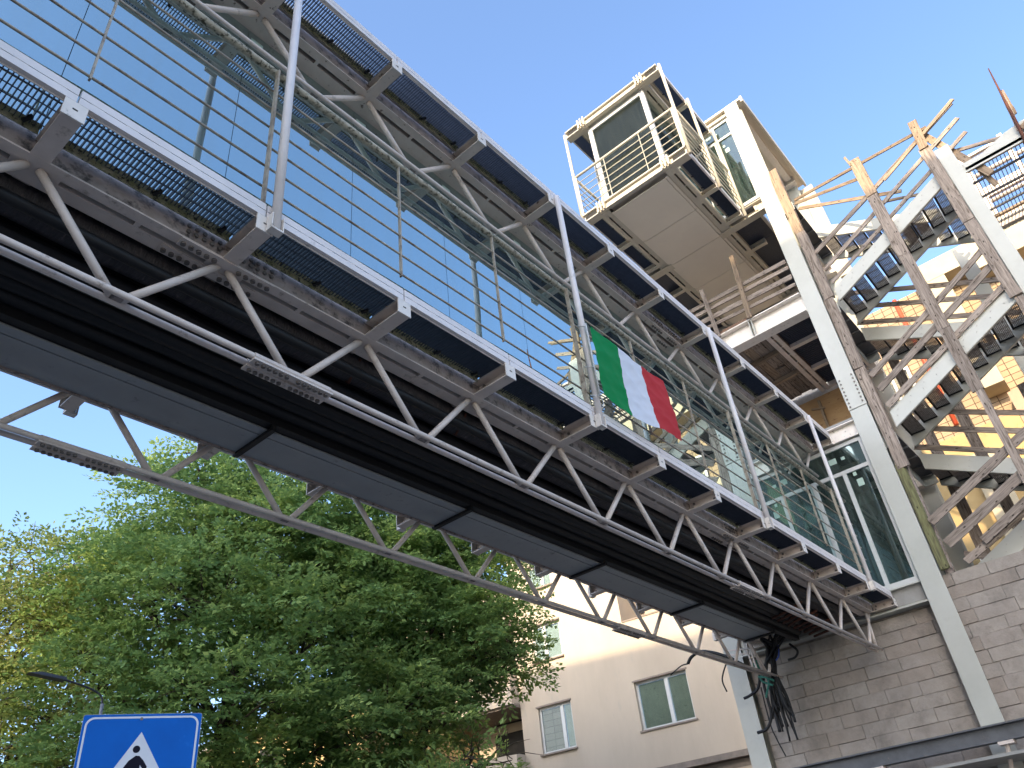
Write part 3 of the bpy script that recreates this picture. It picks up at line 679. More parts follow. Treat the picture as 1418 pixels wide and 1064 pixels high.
# ------------------------------------------------------------------ block wall under the landing, with real blocks
random.seed(11)
wall = empty('block_wall', (14.1, 3.0, 0), 'grey concrete block wall under the landing and the timber staircase', 'wall')
g = G(); g.box(14.085, 14.3, 2.56, 6.06, 0, 5.33); g.box(14.085, 14.3, -3.2, 2.56, 0, 5.72); g.emit('mortar_bed', 'mortar', wall)
blockmats = [noisy('concrete_block_%s' % n, a, b, 6, .95, bump=.8, bscale=35, bdist=.008, c3=(.17, .15, .13), s3=2.2, t3=(.5, .75)) for n, a, b in (('grey', (.345, .30, .26), (.275, .24, .205)), ('brown', (.33, .28, .235), (.265, .225, .19)), ('pale', (.365, .32, .275), (.29, .255, .22)))]
def block_course(z, ya, yb, h, off):
    y = ya - off
    while y < yb - .02:
        Lb = .58 + random.uniform(-.07, .05)
        a, b = max(y, ya) + random.uniform(.003, .007), min(y + Lb, yb) - .004
        if b - a > .04:
            x = 14.05 + random.uniform(-.009, .005); bl = G(); dz = lambda: random.uniform(-.004, .004)
            q = [(x + random.uniform(-.003, .003), a, z + .005 + dz()), (x + random.uniform(-.003, .003), b, z + .005 + dz()), (x + random.uniform(-.003, .003), b, z + h - .005 + dz()), (x + random.uniform(-.003, .003), a, z + h - .005 + dz())]
            c_ = .008
            q2 = [(x + c_, p[1] + (-.003 if k in (0, 3) else .003), p[2] + (-.003 if k < 2 else .003)) for k, p in enumerate(q)]
            q3 = [(14.09, p[1], p[2]) for p in q2]
            bl.add(q + q2 + q3, [(3, 2, 1, 0)] + [(i, (i + 1) % 4, 4 + (i + 1) % 4, 4 + i) for i in range(4)] + [(4 + i, 4 + (i + 1) % 4, 8 + (i + 1) % 4, 8 + i) for i in range(4)])
            bl.emit('block', random.choice(blockmats), wall)
        y += Lb
n = 0
z = 5.72
while z > 2.9:
    h = .205; off = (.29 if n % 2 else 0) + random.uniform(-.05, .08)
    block_course(z - h, -1.5, 2.56, h, off + .07)
    if z <= 5.5: block_course(z - h, 2.56, 6.05, h, off)
    z -= h; n += 1
g = G()
g.box(14.06, 14.3, 2.56, 6.05, 5.325, 5.345); g.emit('wall_cap', 'mortar', wall)
# grey steel canopy beam crossing the foot of the picture
cbm = empty('canopy_beam', (13.4, 3, 3.2), 'dark grey steel canopy beam crossing in front of the block wall at the bottom right', 'beam')
ibeam(g := G(), (13.3, -2.5, 3.17), (13.3, 7.2, 3.17), .22, .2, .02); g.emit('beam_web', 'lamp2', cbm)
for y in (5.0, 4.2, 2.4, 1.0):
    g = G(); g.tube([(13.38, y, 3.165), (13.5, y + .12, 2.75)], .03, 8); g.box(13.3, 13.5, y - .1, y + .1, 3.12, 3.165); g.emit('strut', 'steel', cbm)
g = G(); g.box(13.0, 14.04, -2.5, 7, 2.95, 2.99); g.emit('canopy_sheet', 'concrete', cbm)

# ------------------------------------------------------------------ hanging cables
def curve_pts(P, n=6):
    P = [Vector(p) for p in P]; out = []
    for i in range(len(P) - 1):
        p0 = P[max(i - 1, 0)]; p1 = P[i]; p2 = P[i + 1]; p3 = P[min(i + 2, len(P) - 1)]
        for k in range(n):
            t = k / n; out.append(.5 * ((2 * p1) + (-p0 + p2) * t + (2 * p0 - 5 * p1 + 4 * p2 - p3) * t * t + (-p0 + 3 * p1 - 3 * p2 + p3) * t ** 3))
    out.append(P[-1]); return out
random.seed(5)
cab = empty('cable_bundle', (13.5, 5.5, 5.2), 'bundle of black cables hanging from the end of the bridge, tied with green rope', 'cables')
for i in range(20):
    j = lambda a: random.uniform(-a, a)
    yb = 5.30 + .32 * i / 19 + j(.03); zb_ = random.uniform(3.75, 4.5)
    pts = [(13.1 + j(.1), 5.05 + j(.25), 5.33 + j(.05)), (13.4 + j(.06), 5.28 + j(.10), 5.2 + j(.05)), (13.5 + j(.06), 5.43 + j(.08), 4.98), (13.52 + j(.05), 5.47 + j(.10), 4.7), (13.55 + j(.06), yb + .0, 4.35 + j(.1)), (13.55 + j(.06), yb + j(.06), zb_)]
    g = G(); g.tube(curve_pts(pts), random.choice((.016, .022, .028)), 7); g.emit('cable', 'black', cab, smooth=True)
for pts, r in (([(13.5, 5.41, 5.2), (13.5, 5.62, 4.8), (13.5, 5.64, 4.5), (13.52, 5.66, 4.25), (13.5, 5.78, 4.06), (13.5, 5.97, 4.03)], .026),
               ([(13.5, 6.95, 5.42), (13.5, 6.84, 5.52), (13.5, 6.6, 5.55), (13.5, 6.2, 5.36), (13.5, 5.95, 5.16), (13.5, 5.7, 4.98), (13.5, 5.5, 4.8)], .03),
               ([(13.5, 7.35, 5.32), (13.5, 7.1, 5.42), (13.5, 6.95, 5.42)], .012),
               ([(13.5, 5.66, 4.9), (13.5, 5.75, 4.7), (13.5, 5.93, 4.62), (13.5, 6.05, 4.6)], .025),
               ([(13.5, 6.2, 5.25), (13.5, 6.36, 5.0), (13.5, 6.33, 4.78)], .014),
               ([(13.5, 5.0, 5.24), (13.5, 4.9, 5.1), (13.5, 4.97, 5.01), (13.5, 5.1, 5.0)], .02),
               ([(13.5, 5.7, 4.7), (13.52, 5.72, 4.3), (13.5, 5.7, 4.0), (13.5, 5.6, 3.6)], .012)):
    g = G(); g.tube(curve_pts(pts), r, 8); g.emit('cable', 'black', cab, smooth=True)
for pts in ([(13.42, 5.63, 5.12), (13.42, 5.6, 4.95), (13.4, 5.5, 4.75), (13.42, 5.56, 4.62)], [(13.44, 5.7, 5.08), (13.4, 5.58, 4.9), (13.4, 5.62, 4.78), (13.42, 5.45, 4.66)], [(13.42, 5.66, 4.85), (13.38, 5.52, 4.8), (13.4, 5.4, 4.72)], [(13.42, 5.56, 4.62), (13.4, 5.62, 4.5)]):
    g = G(); g.tube(curve_pts(pts), .018, 7); g.emit('rope_tie', 'rope', cab, smooth=True)
g = G(); g.tube(curve_pts([(13.4, 5.16, 5.25), (13.42, 5.2, 5.1), (13.4, 5.27, 5.02)]), .012, 6); g.emit('blue_wire', 'bluewire', cab, smooth=True)
t = empty('pipe_bracket', (13.3, 5.8, 5.3), 'small square tube frame hanging beside the cable bundle', 'bracket')
for a, b in (((13.3, 6.05, 5.38), (13.3, 5.62, 5.30)), ((13.3, 6.05, 5.30), (13.3, 5.62, 5.22)), ((13.3, 5.62, 5.33), (13.3, 5.60, 4.95)), ((13.3, 5.68, 5.30), (13.3, 5.66, 4.98)), ((13.3, 6.05, 5.39), (13.3, 6.03, 5.2))):
    g = G(); g.bar(a, b, .025, .025, up=(1, 0, 0)); g.emit('tube_member', 'steel', t)

# ------------------------------------------------------------------ staircase
random.seed(21)
st = empty('staircase', (14.6, 1, 0), 'steel switchback staircase with white stringers and open grating treads', 'staircase')
def stringer(x, ya, za, yb, zb_, hgt, mat, name='stringer'):
    g = G(); g.add([(x, ya, za - hgt), (x, yb, zb_ - hgt), (x, yb, zb_), (x, ya, za), (x + .012, ya, za - hgt), (x + .012, yb, zb_ - hgt), (x + .012, yb, zb_), (x + .012, ya, za)],
                   [(0, 1, 2, 3), (7, 6, 5, 4), (0, 4, 5, 1), (1, 5, 6, 2), (2, 6, 7, 3), (3, 7, 4, 0)])
    for z_ in (-hgt, 0):
        g.bar((x + .03, ya, za + z_), (x + .03, yb, zb_ + z_), .012, .05, up=(0, 0, 1))
    ob = g.emit(name, mat, st)
    h = G()
    for i in range(9):
        t_ = (i + .5) / 9; yy = ya + (yb - ya) * t_; zz = za + (zb_ - za) * t_
        for o in (.09, .2): cyl(h, (x - .004, yy + (.05 if o > .1 else 0), zz - o), (1, 0, 0), .009, .012, 6)
    h.emit('rivet_row', 'boltw', ob)['kind'] = 'stuff'; return ob
def flight(xn, xf, ylo, zlo, yhi, zhi, n=9):
    """treads between two stringers; z given on the stringer top edge"""
    stringer(xn, ylo, zlo, yhi, zhi, .32, 'column'); stringer(xf, ylo, zlo, yhi, zhi, .32, 'column')
    for i in range(n):
        t_ = (i + .55) / n; y = ylo + (yhi - ylo) * t_; z = zlo + (zhi - zlo) * t_ - .15
        dn = -1 if yhi < ylo else 1            # direction of climb
        g = G(); y0_, y1_ = y - .12, y + .12
        for k in range(9):
            yy = y0_ + .24 * (k + .5) / 9; g.box(xn + .02, xf - .006, yy - .010, yy + .010, z - .012, z + .012)
        for k in range(4):
            xx = xn + .2 + (xf - xn - .4) * k / 3; g.box(xx - .006, xx + .006, y0_, y1_, z - .010, z + .010)
        tr = g.emit('tread', 'tread', st)
        g = G(); ye = y - dn * .13; g.box(xn + .02, xf - .006, ye - .014, ye + .014, z - .04, z + .016)
        g.box(xf - .03, xf - .014, y0_, y1_, z - .035, z - .013); g.box(xn + .02, xn + .036, y0_, y1_, z - .035, z - .013)
        g.emit('nosing', 'dark', tr)
def landing(z, xa, xb, ya, yb):
    g = G()
    g.box(xa, xa + .012, ya, yb, z - .22, z + .02); g.box(xb - .012, xb, ya, yb, z - .22, z + .02); g.box(xa + .012, xb - .012, yb - .012, yb, z - .22, z + .02)
    g.box(xa - .03, xa, ya, yb, z - .232, z - .22); g.emit('landing_edge', 'column', st)
    g = G(); nb = 26
    for k in range(nb): yy = ya + (yb - ya) * (k + .5) / nb; g.box(xa + .012, xb - .012, yy - .006, yy + .006, z - .03, z)
    for k in range(5): xx = xa + .1 + (xb - xa - .2) * k / 4; g.box(xx - .02, xx + .02, ya, yb, z - .07, z - .031)
    g.emit('landing_grating', 'lamp2', st)
flight(14.31, 15.05, 2.12, 5.68, -.48, 6.99)
for zt in (8.72, 11.73): flight(14.0, 15.05, 2.12, zt, -.48, zt + 1.31)
for zt in (5.30, 8.33, 11.40, 14.44): flight(15.25, 16.25, -.5, zt - 1.40, 2.16, zt)
for z in (6.9, 9.9, 12.9):
    landing(z, 14.0, 16.3, -2.3 if z > 12 else -2.3, -.5)
for z in (8.3, 11.35, 14.35): landing(z, 14.0, 16.3, 2.0 + .18, 2.45)
for (x, y, z0_, z1_) in ((15.12, 2.47, 5.7, 14.3), (16.35, 2.67, 5.7, 14.5), (15.12, -.7, 5.7, 12.7), (16.4, -.7, 5.7, 12.7), (14.15, 2.30, 5.73, 14.2)):
    g = G(); g.box(x - .05, x + .05, y - .06, y + .06, z0_, z1_); g.emit('stair_post', 'web', st)

# timber clad posts and guard boards
def clad(y0_, y1_, x, segs, label):
    t = empty('timber_post', (x, (y0_ + y1_) / 2, segs[0][0]), label, 'post', 'timber clad posts of the staircase')
    for (a, b, dy, wd, mt) in segs:
        yc = (y0_ + y1_) / 2 + dy
        board('cladding_board', (x, yc, a), (x, yc, b), (y1_ - y0_) * wd, .05, mt, t, up=(0, 1, 0), seg=6, jit=.006)
        board('cladding_board', (x + .09, yc - (y1_ - y0_) * wd * .42, a + .05), (x + .09, yc - (y1_ - y0_) * wd * .42, b - .04), .12, .03, mt, t, up=(1, 0, 0), seg=4)
    return t
clad(2.185, 2.375, 13.93, [(5.76, 7.7, .05, .62, 'greenwood'), (7.6, 9.75, 0, 1, 'oldwood'), (9.76, 11.5, .012, .98, 'oldwood'), (11.51, 13.4, -.012, 1, 'oldwood'), (13.41, 15.45, .005, .95, 'newwood')], 'tallest timber clad post, directly right of the tall white column')
clad(.60, .82, 13.93, [(5.8, 8.5, -.02, .55, 'oldwood'), (8.4, 9.75, -.01, .9, 'oldwood'), (9.76, 11.6, .0, .95, 'oldwood'), (11.61, 13.3, .01, 1, 'oldwood'), (13.31, 14.42, .0, 1, 'newwood')], 'middle timber clad post with a ragged splintered top')
clad(-.60, -.39, 13.93, [(5.8, 9.7, -.02, .6, 'oldwood'), (9.75, 11.6, .0, .95, 'oldwood'), (11.61, 13.7, .0, 1, 'oldwood')], 'timber clad post against the short white column at right')
sp = board('timber_extension', (13.90, -.50, 13.66), (13.90, -.56, 14.46), .17, .04, 'newwood', None, up=(0, 1, 0)); tag(sp, 'fresh orange board extending the right timber post above the short column', 'board')
sp = board('timber_splinter', (13.91, .80, 14.3), (13.91, .84, 14.60), .05, .03, 'newwood', None, up=(0, 1, 0)); tag(sp, 'thin pointed batten on top of the middle timber post', 'board')
def rails(label, lst, group='timber guard boards of the staircase'):
    cx = sum(b[0][0] + b[1][0] for b in lst) / (2 * len(lst)); cy = sum(b[0][1] + b[1][1] for b in lst) / (2 * len(lst)); cz = min(min(b[0][2], b[1][2]) for b in lst)
    t = empty('timber_guardrail', (cx, cy, cz), label, 'guardrail', group)
    for b in lst: board('guard_board', b[0], b[1], b[2], .028, b[3], t)
    return t
X = 13.97
rails('three sloping guard boards above the highest stair flight, against the sky', [((X, 2.17, 12.73), (X, -1.30, 14.40), .10, 'oldwood'), ((X + .03, 2.14, 12.25), (X + .03, -1.26, 14.0), .09, 'oldwood'), ((X, 2.1, 11.86), (X, -1.24, 13.56), .08, 'oldwood'), ((X - .03, .4, 13.5), (X - .03, -1.36, 14.45), .07, 'newwood')])
rails('sloping guard boards above the middle stair flight', [((X, 2.16, 9.52), (X, -.42, 10.92), .11, 'oldwood'), ((X, 2.12, 9.19), (X, -.45, 10.56), .13, 'oldwood'), ((X, 2.1, 8.82), (X, -.47, 10.08), .12, 'oldwood')])
rails('thick sloping guard boards above the lowest stair flight, resting on the block wall', [((X, 2.24, 6.56), (X, -.9, 8.05), .15, 'oldwood'), ((X, 2.15, 6.14), (X, -.9, 7.55), .17, 'oldwood'), ((X - .02, 1.64, 6.0), (X - .02, -.9, 7.2), .14, 'oldwood'), ((X + .05, 2.0, 5.80), (X + .05, -.8, 7.02), .12, 'oldwood')])
XB2 = 15.2
for zt, lab in ((14.44, 'guard boards above the uppermost rear flight at the tower'), (11.40, 'dark guard boards of the rear flight behind the middle post'), (8.33, 'dark guard boards of the rear flight just above the block wall'), (5.35, 'guard boards of the lowest rear flight')):
    if zt > 14: continue
    rails(lab, [((XB2, 2.16, zt + .55), (XB2, -.5, zt - .85), .10, 'oldwood'), ((XB2, 2.16, zt + .94), (XB2, -.5, zt - .46), .10, 'oldwood'), ((XB2, 2.16, zt + .12), (XB2, -.5, zt - 1.28), .10, 'oldwood')])
rails('thin fanned guard boards between the tall column and the middle post, against the sky', [((14.9, 2.26, 15.18), (14.0, -.72, 14.22), .07, 'newwood'), ((14.9, 2.28, 15.08), (14.0, .72, 13.93), .07, 'newwood'), ((14.6, 2.2, 14.62), (14.0, .22, 13.08), .075, 'newwood'), ((14.3, .7, 13.36), (14.3, -.15, 12.95), .06, 'oldwood')])
rails('short boards slanting down behind the top of the short white column', [((14.05, -.55, 14.28), (14.05, -1.20, 12.42), .14, 'newwood'), ((14.1, -.86, 13.40), (14.2, -2.2, 12.98), .08, 'oldwood'), ((14.15, -1.10, 12.7), (14.15, -1.18, 12.2), .10, 'newwood')])
# bracing timbers inside the stair well
for i, (a, b) in enumerate((((16.5, 2.0, 5.8), (16.5, 2.0, 11.2)), ((16.5, 1.3, 5.8), (16.5, 1.3, 10.9)), ((16.45, .1, 5.8), (16.45, .1, 9.4)))):
    t = board('prop_timber', a, b, .2, .1, 'oldwood', None, up=(0, 1, 0)); tag(t, ('dark upright prop behind the tall timber post', 'dark upright prop in the middle of the stair well', 'dark upright prop behind the middle timber post')[i], 'prop', 'upright props in the stair well')
# landing guard, white side panel, mesh
lg = empty('landing_guard', (14.0, -1.6, 12.9), 'white sheet and wire mesh guard of the top landing right of the short column', 'guard')
g = G(); g.add([(14.04, -.95, 12.80), (14.04, -2.4, 12.80), (14.04, -2.4, 13.22), (14.04, -1.75, 13.12), (14.04, -.95, 12.84), (14.06, -.95, 12.80), (14.06, -2.4, 12.80), (14.06, -2.4, 13.22), (14.06, -1.75, 13.12), (14.06, -.95, 12.84)],
           [(0, 1, 2, 3, 4), (9, 8, 7, 6, 5), (0, 5, 6, 1), (1, 6, 7, 2), (2, 7, 8, 3), (3, 8, 9, 4), (4, 9, 5, 0)]); g.emit('side_sheet', 'column', lg)
g = G(); g.box(14.0, 14.1, -2.4, -.9, 12.73, 12.8); g.emit('sheet_rail', 'web', lg)
g = G()
for k in range(18): g.box(16.3, 16.303, -3.4, -.75, 13.86 + k * .052, 13.863 + k * .052)
for k in range(6): yy = -.8 - k * .5; g.box(16.296, 16.3, yy - .002, yy + .002, 13.5, 14.8)
for k in range(10): g.box(16.3, 16.303, -3.4, -.75, 13.05 + k * .05, 13.053 + k * .05)
g.emit('wire_mesh', 'mesh', lg)
for y, z, h in ((0, 13.56, .26), (0, 14.78, .06), (0, 12.72, .26)):
    g = G(); g.box(16.2, 16.29, -3.4, -.7, z, z + h); g.emit('guard_beam', 'steel', lg)
g = G(); g.tube([(16.2, -.8, 13.42), (16.2, -3.4, 13.42)], .05, 10); g.tube([(16.2, -.8, 14.2), (16.2, -3.4, 14.22)], .05, 10); g.emit('guard_tube', 'steel', lg, smooth=True)
g = G(); g.box(16.15, 16.25, -3.4, -.7, 12.98, 13.03); g.emit('toe_board', 'newwood', lg)
for y in (-1.05, -1.9, -2.7): g = G(); g.box(16.15, 16.2, y - .05, y + .05, 13.0, 14.9); g.emit('guard_upright', 'steel', lg)
rp = empty('rusty_pole', (13.9, -2.0, 12.6), 'bent rusty pole with scraps of board sticking up at the far right', 'pole')
g = G(); g.tube([(13.9, -1.86, 12.3), (13.9, -1.95, 12.9), (13.9, -2.03, 13.7), (13.9, -2.13, 14.62)], [.028, .03, .022, .010], 8); g.emit('pole_shaft', 'rust', rp, smooth=True)
board('scrap_board', (13.93, -1.93, 12.9), (13.93, -2.08, 13.95), .07, .02, 'oldwood', rp, up=(0, 1, 0)); board('scrap_board', (13.95, -2.05, 13.3), (13.95, -2.1, 14.0), .05, .02, 'newwood', rp, up=(0, 1, 0)); board('scrap_board', (13.95, -2.0, 12.9), (13.95, -2.35, 13.1), .18, .03, 'newwood', rp)

# ------------------------------------------------------------------ flag on the near railing
fl = empty('flag', (5.5, 3.12, 5.75), 'italian tricolour flag of green, white and red tied to the bridge railing', 'flag')
def flagcloth(u0, u1, matname, col):
    m, N, L = newmat(matname); out = N.new('ShaderNodeOutputMaterial'); d = N.new('ShaderNodeBsdfPrincipled'); d.inputs['Base Color'].default_value = rgba(col); d.inputs['Roughness'].default_value = .7; d.inputs['Specular IOR Level'].default_value = .2
    tr_ = N.new('ShaderNodeBsdfTranslucent'); tr_.inputs[0].default_value = rgba(col); mx = N.new('ShaderNodeMixShader'); mx.inputs[0].default_value = .2
    L.new(d.outputs[0], mx.inputs[1]); L.new(tr_.outputs[0], mx.inputs[2]); L.new(mx.outputs[0], out.inputs[0])
    NU, NV = 22, 34; vs_ = []; fs = []
    for i in range(NU + 1):
        for j in range(NV + 1):
            u = u0 + (u1 - u0) * i / NU; v = j / NV
            x = 5.52 + 1.42 * u + .012 * math.sin(7 * v + 3 * u) * v
            z = 6.59 - .83 * v - .03 * v * math.sin(u * 5) - .02 * math.sin(math.pi * u) - (.02 * v if u > .9 else 0)
            cr_f = lambda t: abs((t % 1.0) - .5) * 2
            y = 3.10 - .012 * math.sin(6 * u + 3 * v) - .010 * cr_f(3.1 * v - 1.3 * u + .4 * math.sin(5 * u)) ** 2 - .007 * cr_f(5.3 * v + 2.2 * u + .3 * math.sin(9 * v)) ** 3 - .006 * cr_f(4.1 * u - 1.9 * v) ** 2 - .004 * cr_f(9.7 * u + 6.1 * v + .5 * math.sin(4 * v)) - .03 * v * u
            if u < .02: x -= .0
            vs_.append((x, y, z))
    for i in range(NU):
        for j in range(NV):
            a = i * (NV + 1) + j; fs.append((a, a + 1, a + NV + 2, a + NV + 1))
    g = G(); g.add(vs_, fs); return g.emit('flag_band', m, fl, smooth=True)
flagcloth(0, .335, 'flag_green', (.0, .23, .06)); flagcloth(.335, .675, 'flag_white', (.72, .74, .80)); flagcloth(.675, 1, 'flag_red', (.50, .035, .04))
g = G(); g.tube([(5.505, 3.12, 6.64), (5.505, 3.12, 5.74)], .010, 8); g.emit('flag_staff', 'frame', fl, smooth=True)
for pz in (6.62, 6.1, 5.76):
    g = G(); g.tube(curve_pts([(5.505, 3.12, pz), (5.46, 3.13, pz - .03), (5.47, 3.2, pz + .02), (5.51, 3.14, pz)]), .004, 5); g.emit('tie_cord', 'frame', fl, smooth=True)
g = G(); g.tube(curve_pts([(5.505, 3.12, 5.75), (5.53, 3.11, 5.66), (5.50, 3.12, 5.60)]), .004, 5); g.emit('tie_cord', 'frame', fl, smooth=True)

# ------------------------------------------------------------------ pedestrian crossing sign
def flat(name, mat, parent, pts2, base, du, dn, off, thick=.0006):
    """thin sheet from 2-D points (u right, v up) on the sign plane"""
    g = G(); n = len(pts2); f = [Vector(base) + du * p[0] + Vector((0, 0, p[1])) + dn * off for p in pts2]
    b = [q - dn * thick for q in f]
    g.add(f + b, [tuple(range(n)), tuple(range(2 * n - 1, n - 1, -1))] + [(i, n + i, n + (i + 1) % n, (i + 1) % n) for i in range(n)])
    return g.emit(name, mat, parent)
du = Vector((.876, -.482, 0)).normalized(); dn = Vector((-du.y, du.x, 0)) * -1   # dn towards the camera
if dn.dot(Vector((2.2, 4.5, 0))) > 0: dn = -dn
SB = Vector((1.955, 4.613, 2.23))
M['signblue'] = noisy('sign_blue', (.002, .115, .47), (.003, .10, .41), 6, .6, spec=.12, bump=0, c3=(.02, .18, .58), s3=7, t3=(.62, .8))
M['signwhite'] = noisy('sign_white', (.62, .63, .66), (.56, .57, .60), 8, .4, bump=0)
M['signblack'] = noisy('sign_black', (.006, .006, .014), (.009, .009, .02), 8, .6, bump=0, spec=.1)
sg = empty('crossing_sign', (SB.x, SB.y, 0), 'blue square pedestrian crossing sign with a white triangle on a grey pole', 'sign')
def rrect(x0_, y0_, x1_, y1_, r, n=5):
    P_ = []
    for cx, cy, a0 in ((x1_ - r, y0_ + r, -90), (x1_ - r, y1_ - r, 0), (x0_ + r, y1_ - r, 90), (x0_ + r, y0_ + r, 180)):
        for k in range(n + 1): a = rad(a0 + 90 * k / n); P_.append((cx + r * math.cos(a), cy + r * math.sin(a)))
    return P_
flat('sign_panel', 'poleg', sg, rrect(0, 0, .6, .6, .012), SB, du, dn, 0, .012)
flat('sign_face', 'signblue', sg, rrect(.002, .002, .598, .598, .012), SB, du, dn, .0012)
ro = rrect(.014, .014, .586, .586, .045); ri = rrect(.024, .024, .576, .576, .037)
g = G(); F1 = [SB + du * p[0] + Vector((0, 0, p[1])) + dn * .0022 for p in ro]; F2 = [SB + du * p[0] + Vector((0, 0, p[1])) + dn * .0022 for p in ri]; n_ = len(ro)
g.add(F1 + F2, [(i, (i + 1) % n_, n_ + (i + 1) % n_, n_ + i) for i in range(n_)]); g.emit('sign_border', 'signwhite', sg)
flat('sign_triangle', 'signwhite', sg, [(.042, .085), (.558, .085), (.300, .505)], SB, du, dn, .0024)
circ = lambda cx, cy, r, n=16: [(cx + r * math.cos(2 * math.pi * k / n), cy + r * math.sin(2 * math.pi * k / n)) for k in range(n)]
flat('pictogram_head', 'signblack', sg, circ(.288, .418, .0185), SB, du, dn, .0036)
for pp_ in ([(.290, .386), (.308, .384), (.330, .362), (.352, .330), (.348, .312), (.330, .322), (.316, .340), (.318, .295), (.272, .290), (.262, .325), (.240, .300), (.226, .312), (.258, .362)],
            [(.278, .298), (.315, .302), (.318, .27), (.35, .215), (.335, .20), (.298, .26), (.285, .255), (.262, .195), (.243, .20), (.27, .265)]):
    flat('pictogram_body', 'signblack', sg, pp_, SB, du, dn, .0036)
for k in range(5):
    a = .13 + k * .075; flat('pictogram_stripe', 'signblack', sg, [(a, .10), (a + .035, .10), (a + .055, .16), (a + .025, .16)], SB, du, dn, .0036)
h = G(); pc = SB + du * .29 + Vector((0, 0, .573)) + dn * .004; cyl(h, pc, dn, .008, .006, 10); cyl(h, pc - Vector((0, 0, .54)), dn, .008, .006, 10); h.emit('sign_bolts', 'boltm', sg)
pc = SB + du * .30 - dn * .05
g = G(); g.tube([(pc.x, pc.y, 0), (pc.x, pc.y, 2.8)], .03, 12); g.emit('sign_pole', 'poleg', sg, smooth=True)
g = G(); g.bar(SB + du * .05 + Vector((0, 0, .12)) - dn * .018, SB + du * .55 + Vector((0, 0, .12)) - dn * .018, .04, .01); g.bar(SB + du * .05 + Vector((0, 0, .47)) - dn * .018, SB + du * .55 + Vector((0, 0, .47)) - dn * .018, .04, .01); g.emit('sign_clamp', 'poleg', sg)

# ------------------------------------------------------------------ street lamp
lp = empty('street_lamp', (5.80, 13.1, 0), 'slim dark street lamp with a single arm in front of the trees', 'street lamp')
g = G(); g.tube([(5.80, 13.1, 0), (5.80, 13.1, 5.28)], [.05, .026], 10); g.emit('lamp_pole', 'poleg', lp, smooth=True)
g = G(); g.tube(curve_pts([(5.80, 13.1, 5.28), (5.74, 13.12, 5.42), (5.5, 13.15, 5.52), (5.15, 13.2, 5.60)]), .016, 8); g.emit('lamp_arm', 'lamp', lp, smooth=True)
g = G(); g.add([(5.2, 13.12, 5.57), (5.2, 13.28, 5.57), (4.68, 13.33, 5.63), (4.66, 13.19, 5.63), (5.2, 13.14, 5.62), (5.2, 13.26, 5.62), (4.85, 13.30, 5.67), (4.85, 13.2, 5.67)], [(3, 2, 1, 0), (4, 5, 6, 7), (0, 1, 5, 4), (1, 2, 6, 5), (2, 3, 7, 6), (3, 0, 4, 7)]); g.emit('lamp_head', 'lamp', lp)

# ------------------------------------------------------------------ apartment building at lower left centre
K = 1.096
AB = Vector((24.29, 13.64, 0)); AD = Vector((-.1201, .9928, 0)).normalized(); AN = Vector((AD.y, -AD.x, 0))  # AN points away from the camera
def A(s_, z_, o=0): return AB + AD * (s_ * K) + AN * o + Vector((0, 0, 1.6 + (z_ - 1.6) * K))
def abox(g, s0_, s1_, z0_, z1_, o0, o1):
    P_ = [A(s, z, o) for z in (z0_, z1_) for (s, o) in ((s0_, o0), (s1_, o0), (s1_, o1), (s0_, o1))]
    return g.add(P_, [(0, 3, 2, 1), (4, 5, 6, 7), (0, 1, 5, 4), (1, 2, 6, 5), (2, 3, 7, 6), (3, 0, 4, 7)])
ap = empty('apartment_building', AB, 'pale plastered apartment building with green glazed windows behind the trees', 'building')
def facade(s0_, s1_, z0_, z1_, holes, o0, o1, name='wall', mat='plaster'):
    """wall slab with window openings cut by building it of strips"""
    g = G(); ss = sorted(set([s0_, s1_] + [h[0] for h in holes] + [h[1] for h in holes]))
    for a, b in zip(ss[:-1], ss[1:]):
        hs = sorted([(h[2], h[3]) for h in holes if h[0] <= a + 1e-6 and h[1] >= b - 1e-6]); z = z0_
        for (u, v) in hs:
            abox(g, a, b, z, u, o0, o1); z = v
        abox(g, a, b, z, z1_, o0, o1)
    return g.emit(name, mat, ap)
WR = (-.86, .90, 6.37, 7.78); WL2 = (3.22, 4.48, 6.37, 7.78); WU = (3.27, 4.40, 9.24, 10.45); WT = (3.35, 4.30, 11.75, 12.6)
facade(.93, 3.2, 5.3, 13.2, [], 0, .3); facade(-9, .93, 5.3, 9.67, [WR], 0, .3)
facade(3.2, 5.15, 5.3, 13.2, [WL2, WU, WT], .05, .3)
facade(-9, 3.0, -.0, 4.9, [(-2.6, .6, 1.5, 4.6)], .0, .3, mat='plaster')
facade(3.0, 12, -.0, 5.2, [], .05, .3)
g = G(); abox(g, -9, .929, 9.8, 13.2, 2.2, 2.5); abox(g, .93, 5.1, 13.2, 13.3, -.2, 8); abox(g, .931, 1.0, 9.6, 13.2, .3, 2.5); g.emit('upper_wall', 'plaster', ap)
g = G(); abox(g, -9, .9, 9.67, 9.72, -.03, .33); g.emit('parapet_cap', 'ledge', ap)
g = G(); abox(g, -9, 1.4, 5.12, 5.28, -.28, .3); g.emit('canopy_ledge', 'ledge', ap)
g = G(); abox(g, -9, 1.3, 4.9, 5.1, -.02, .3); g.emit('frieze', 'ledge', ap)
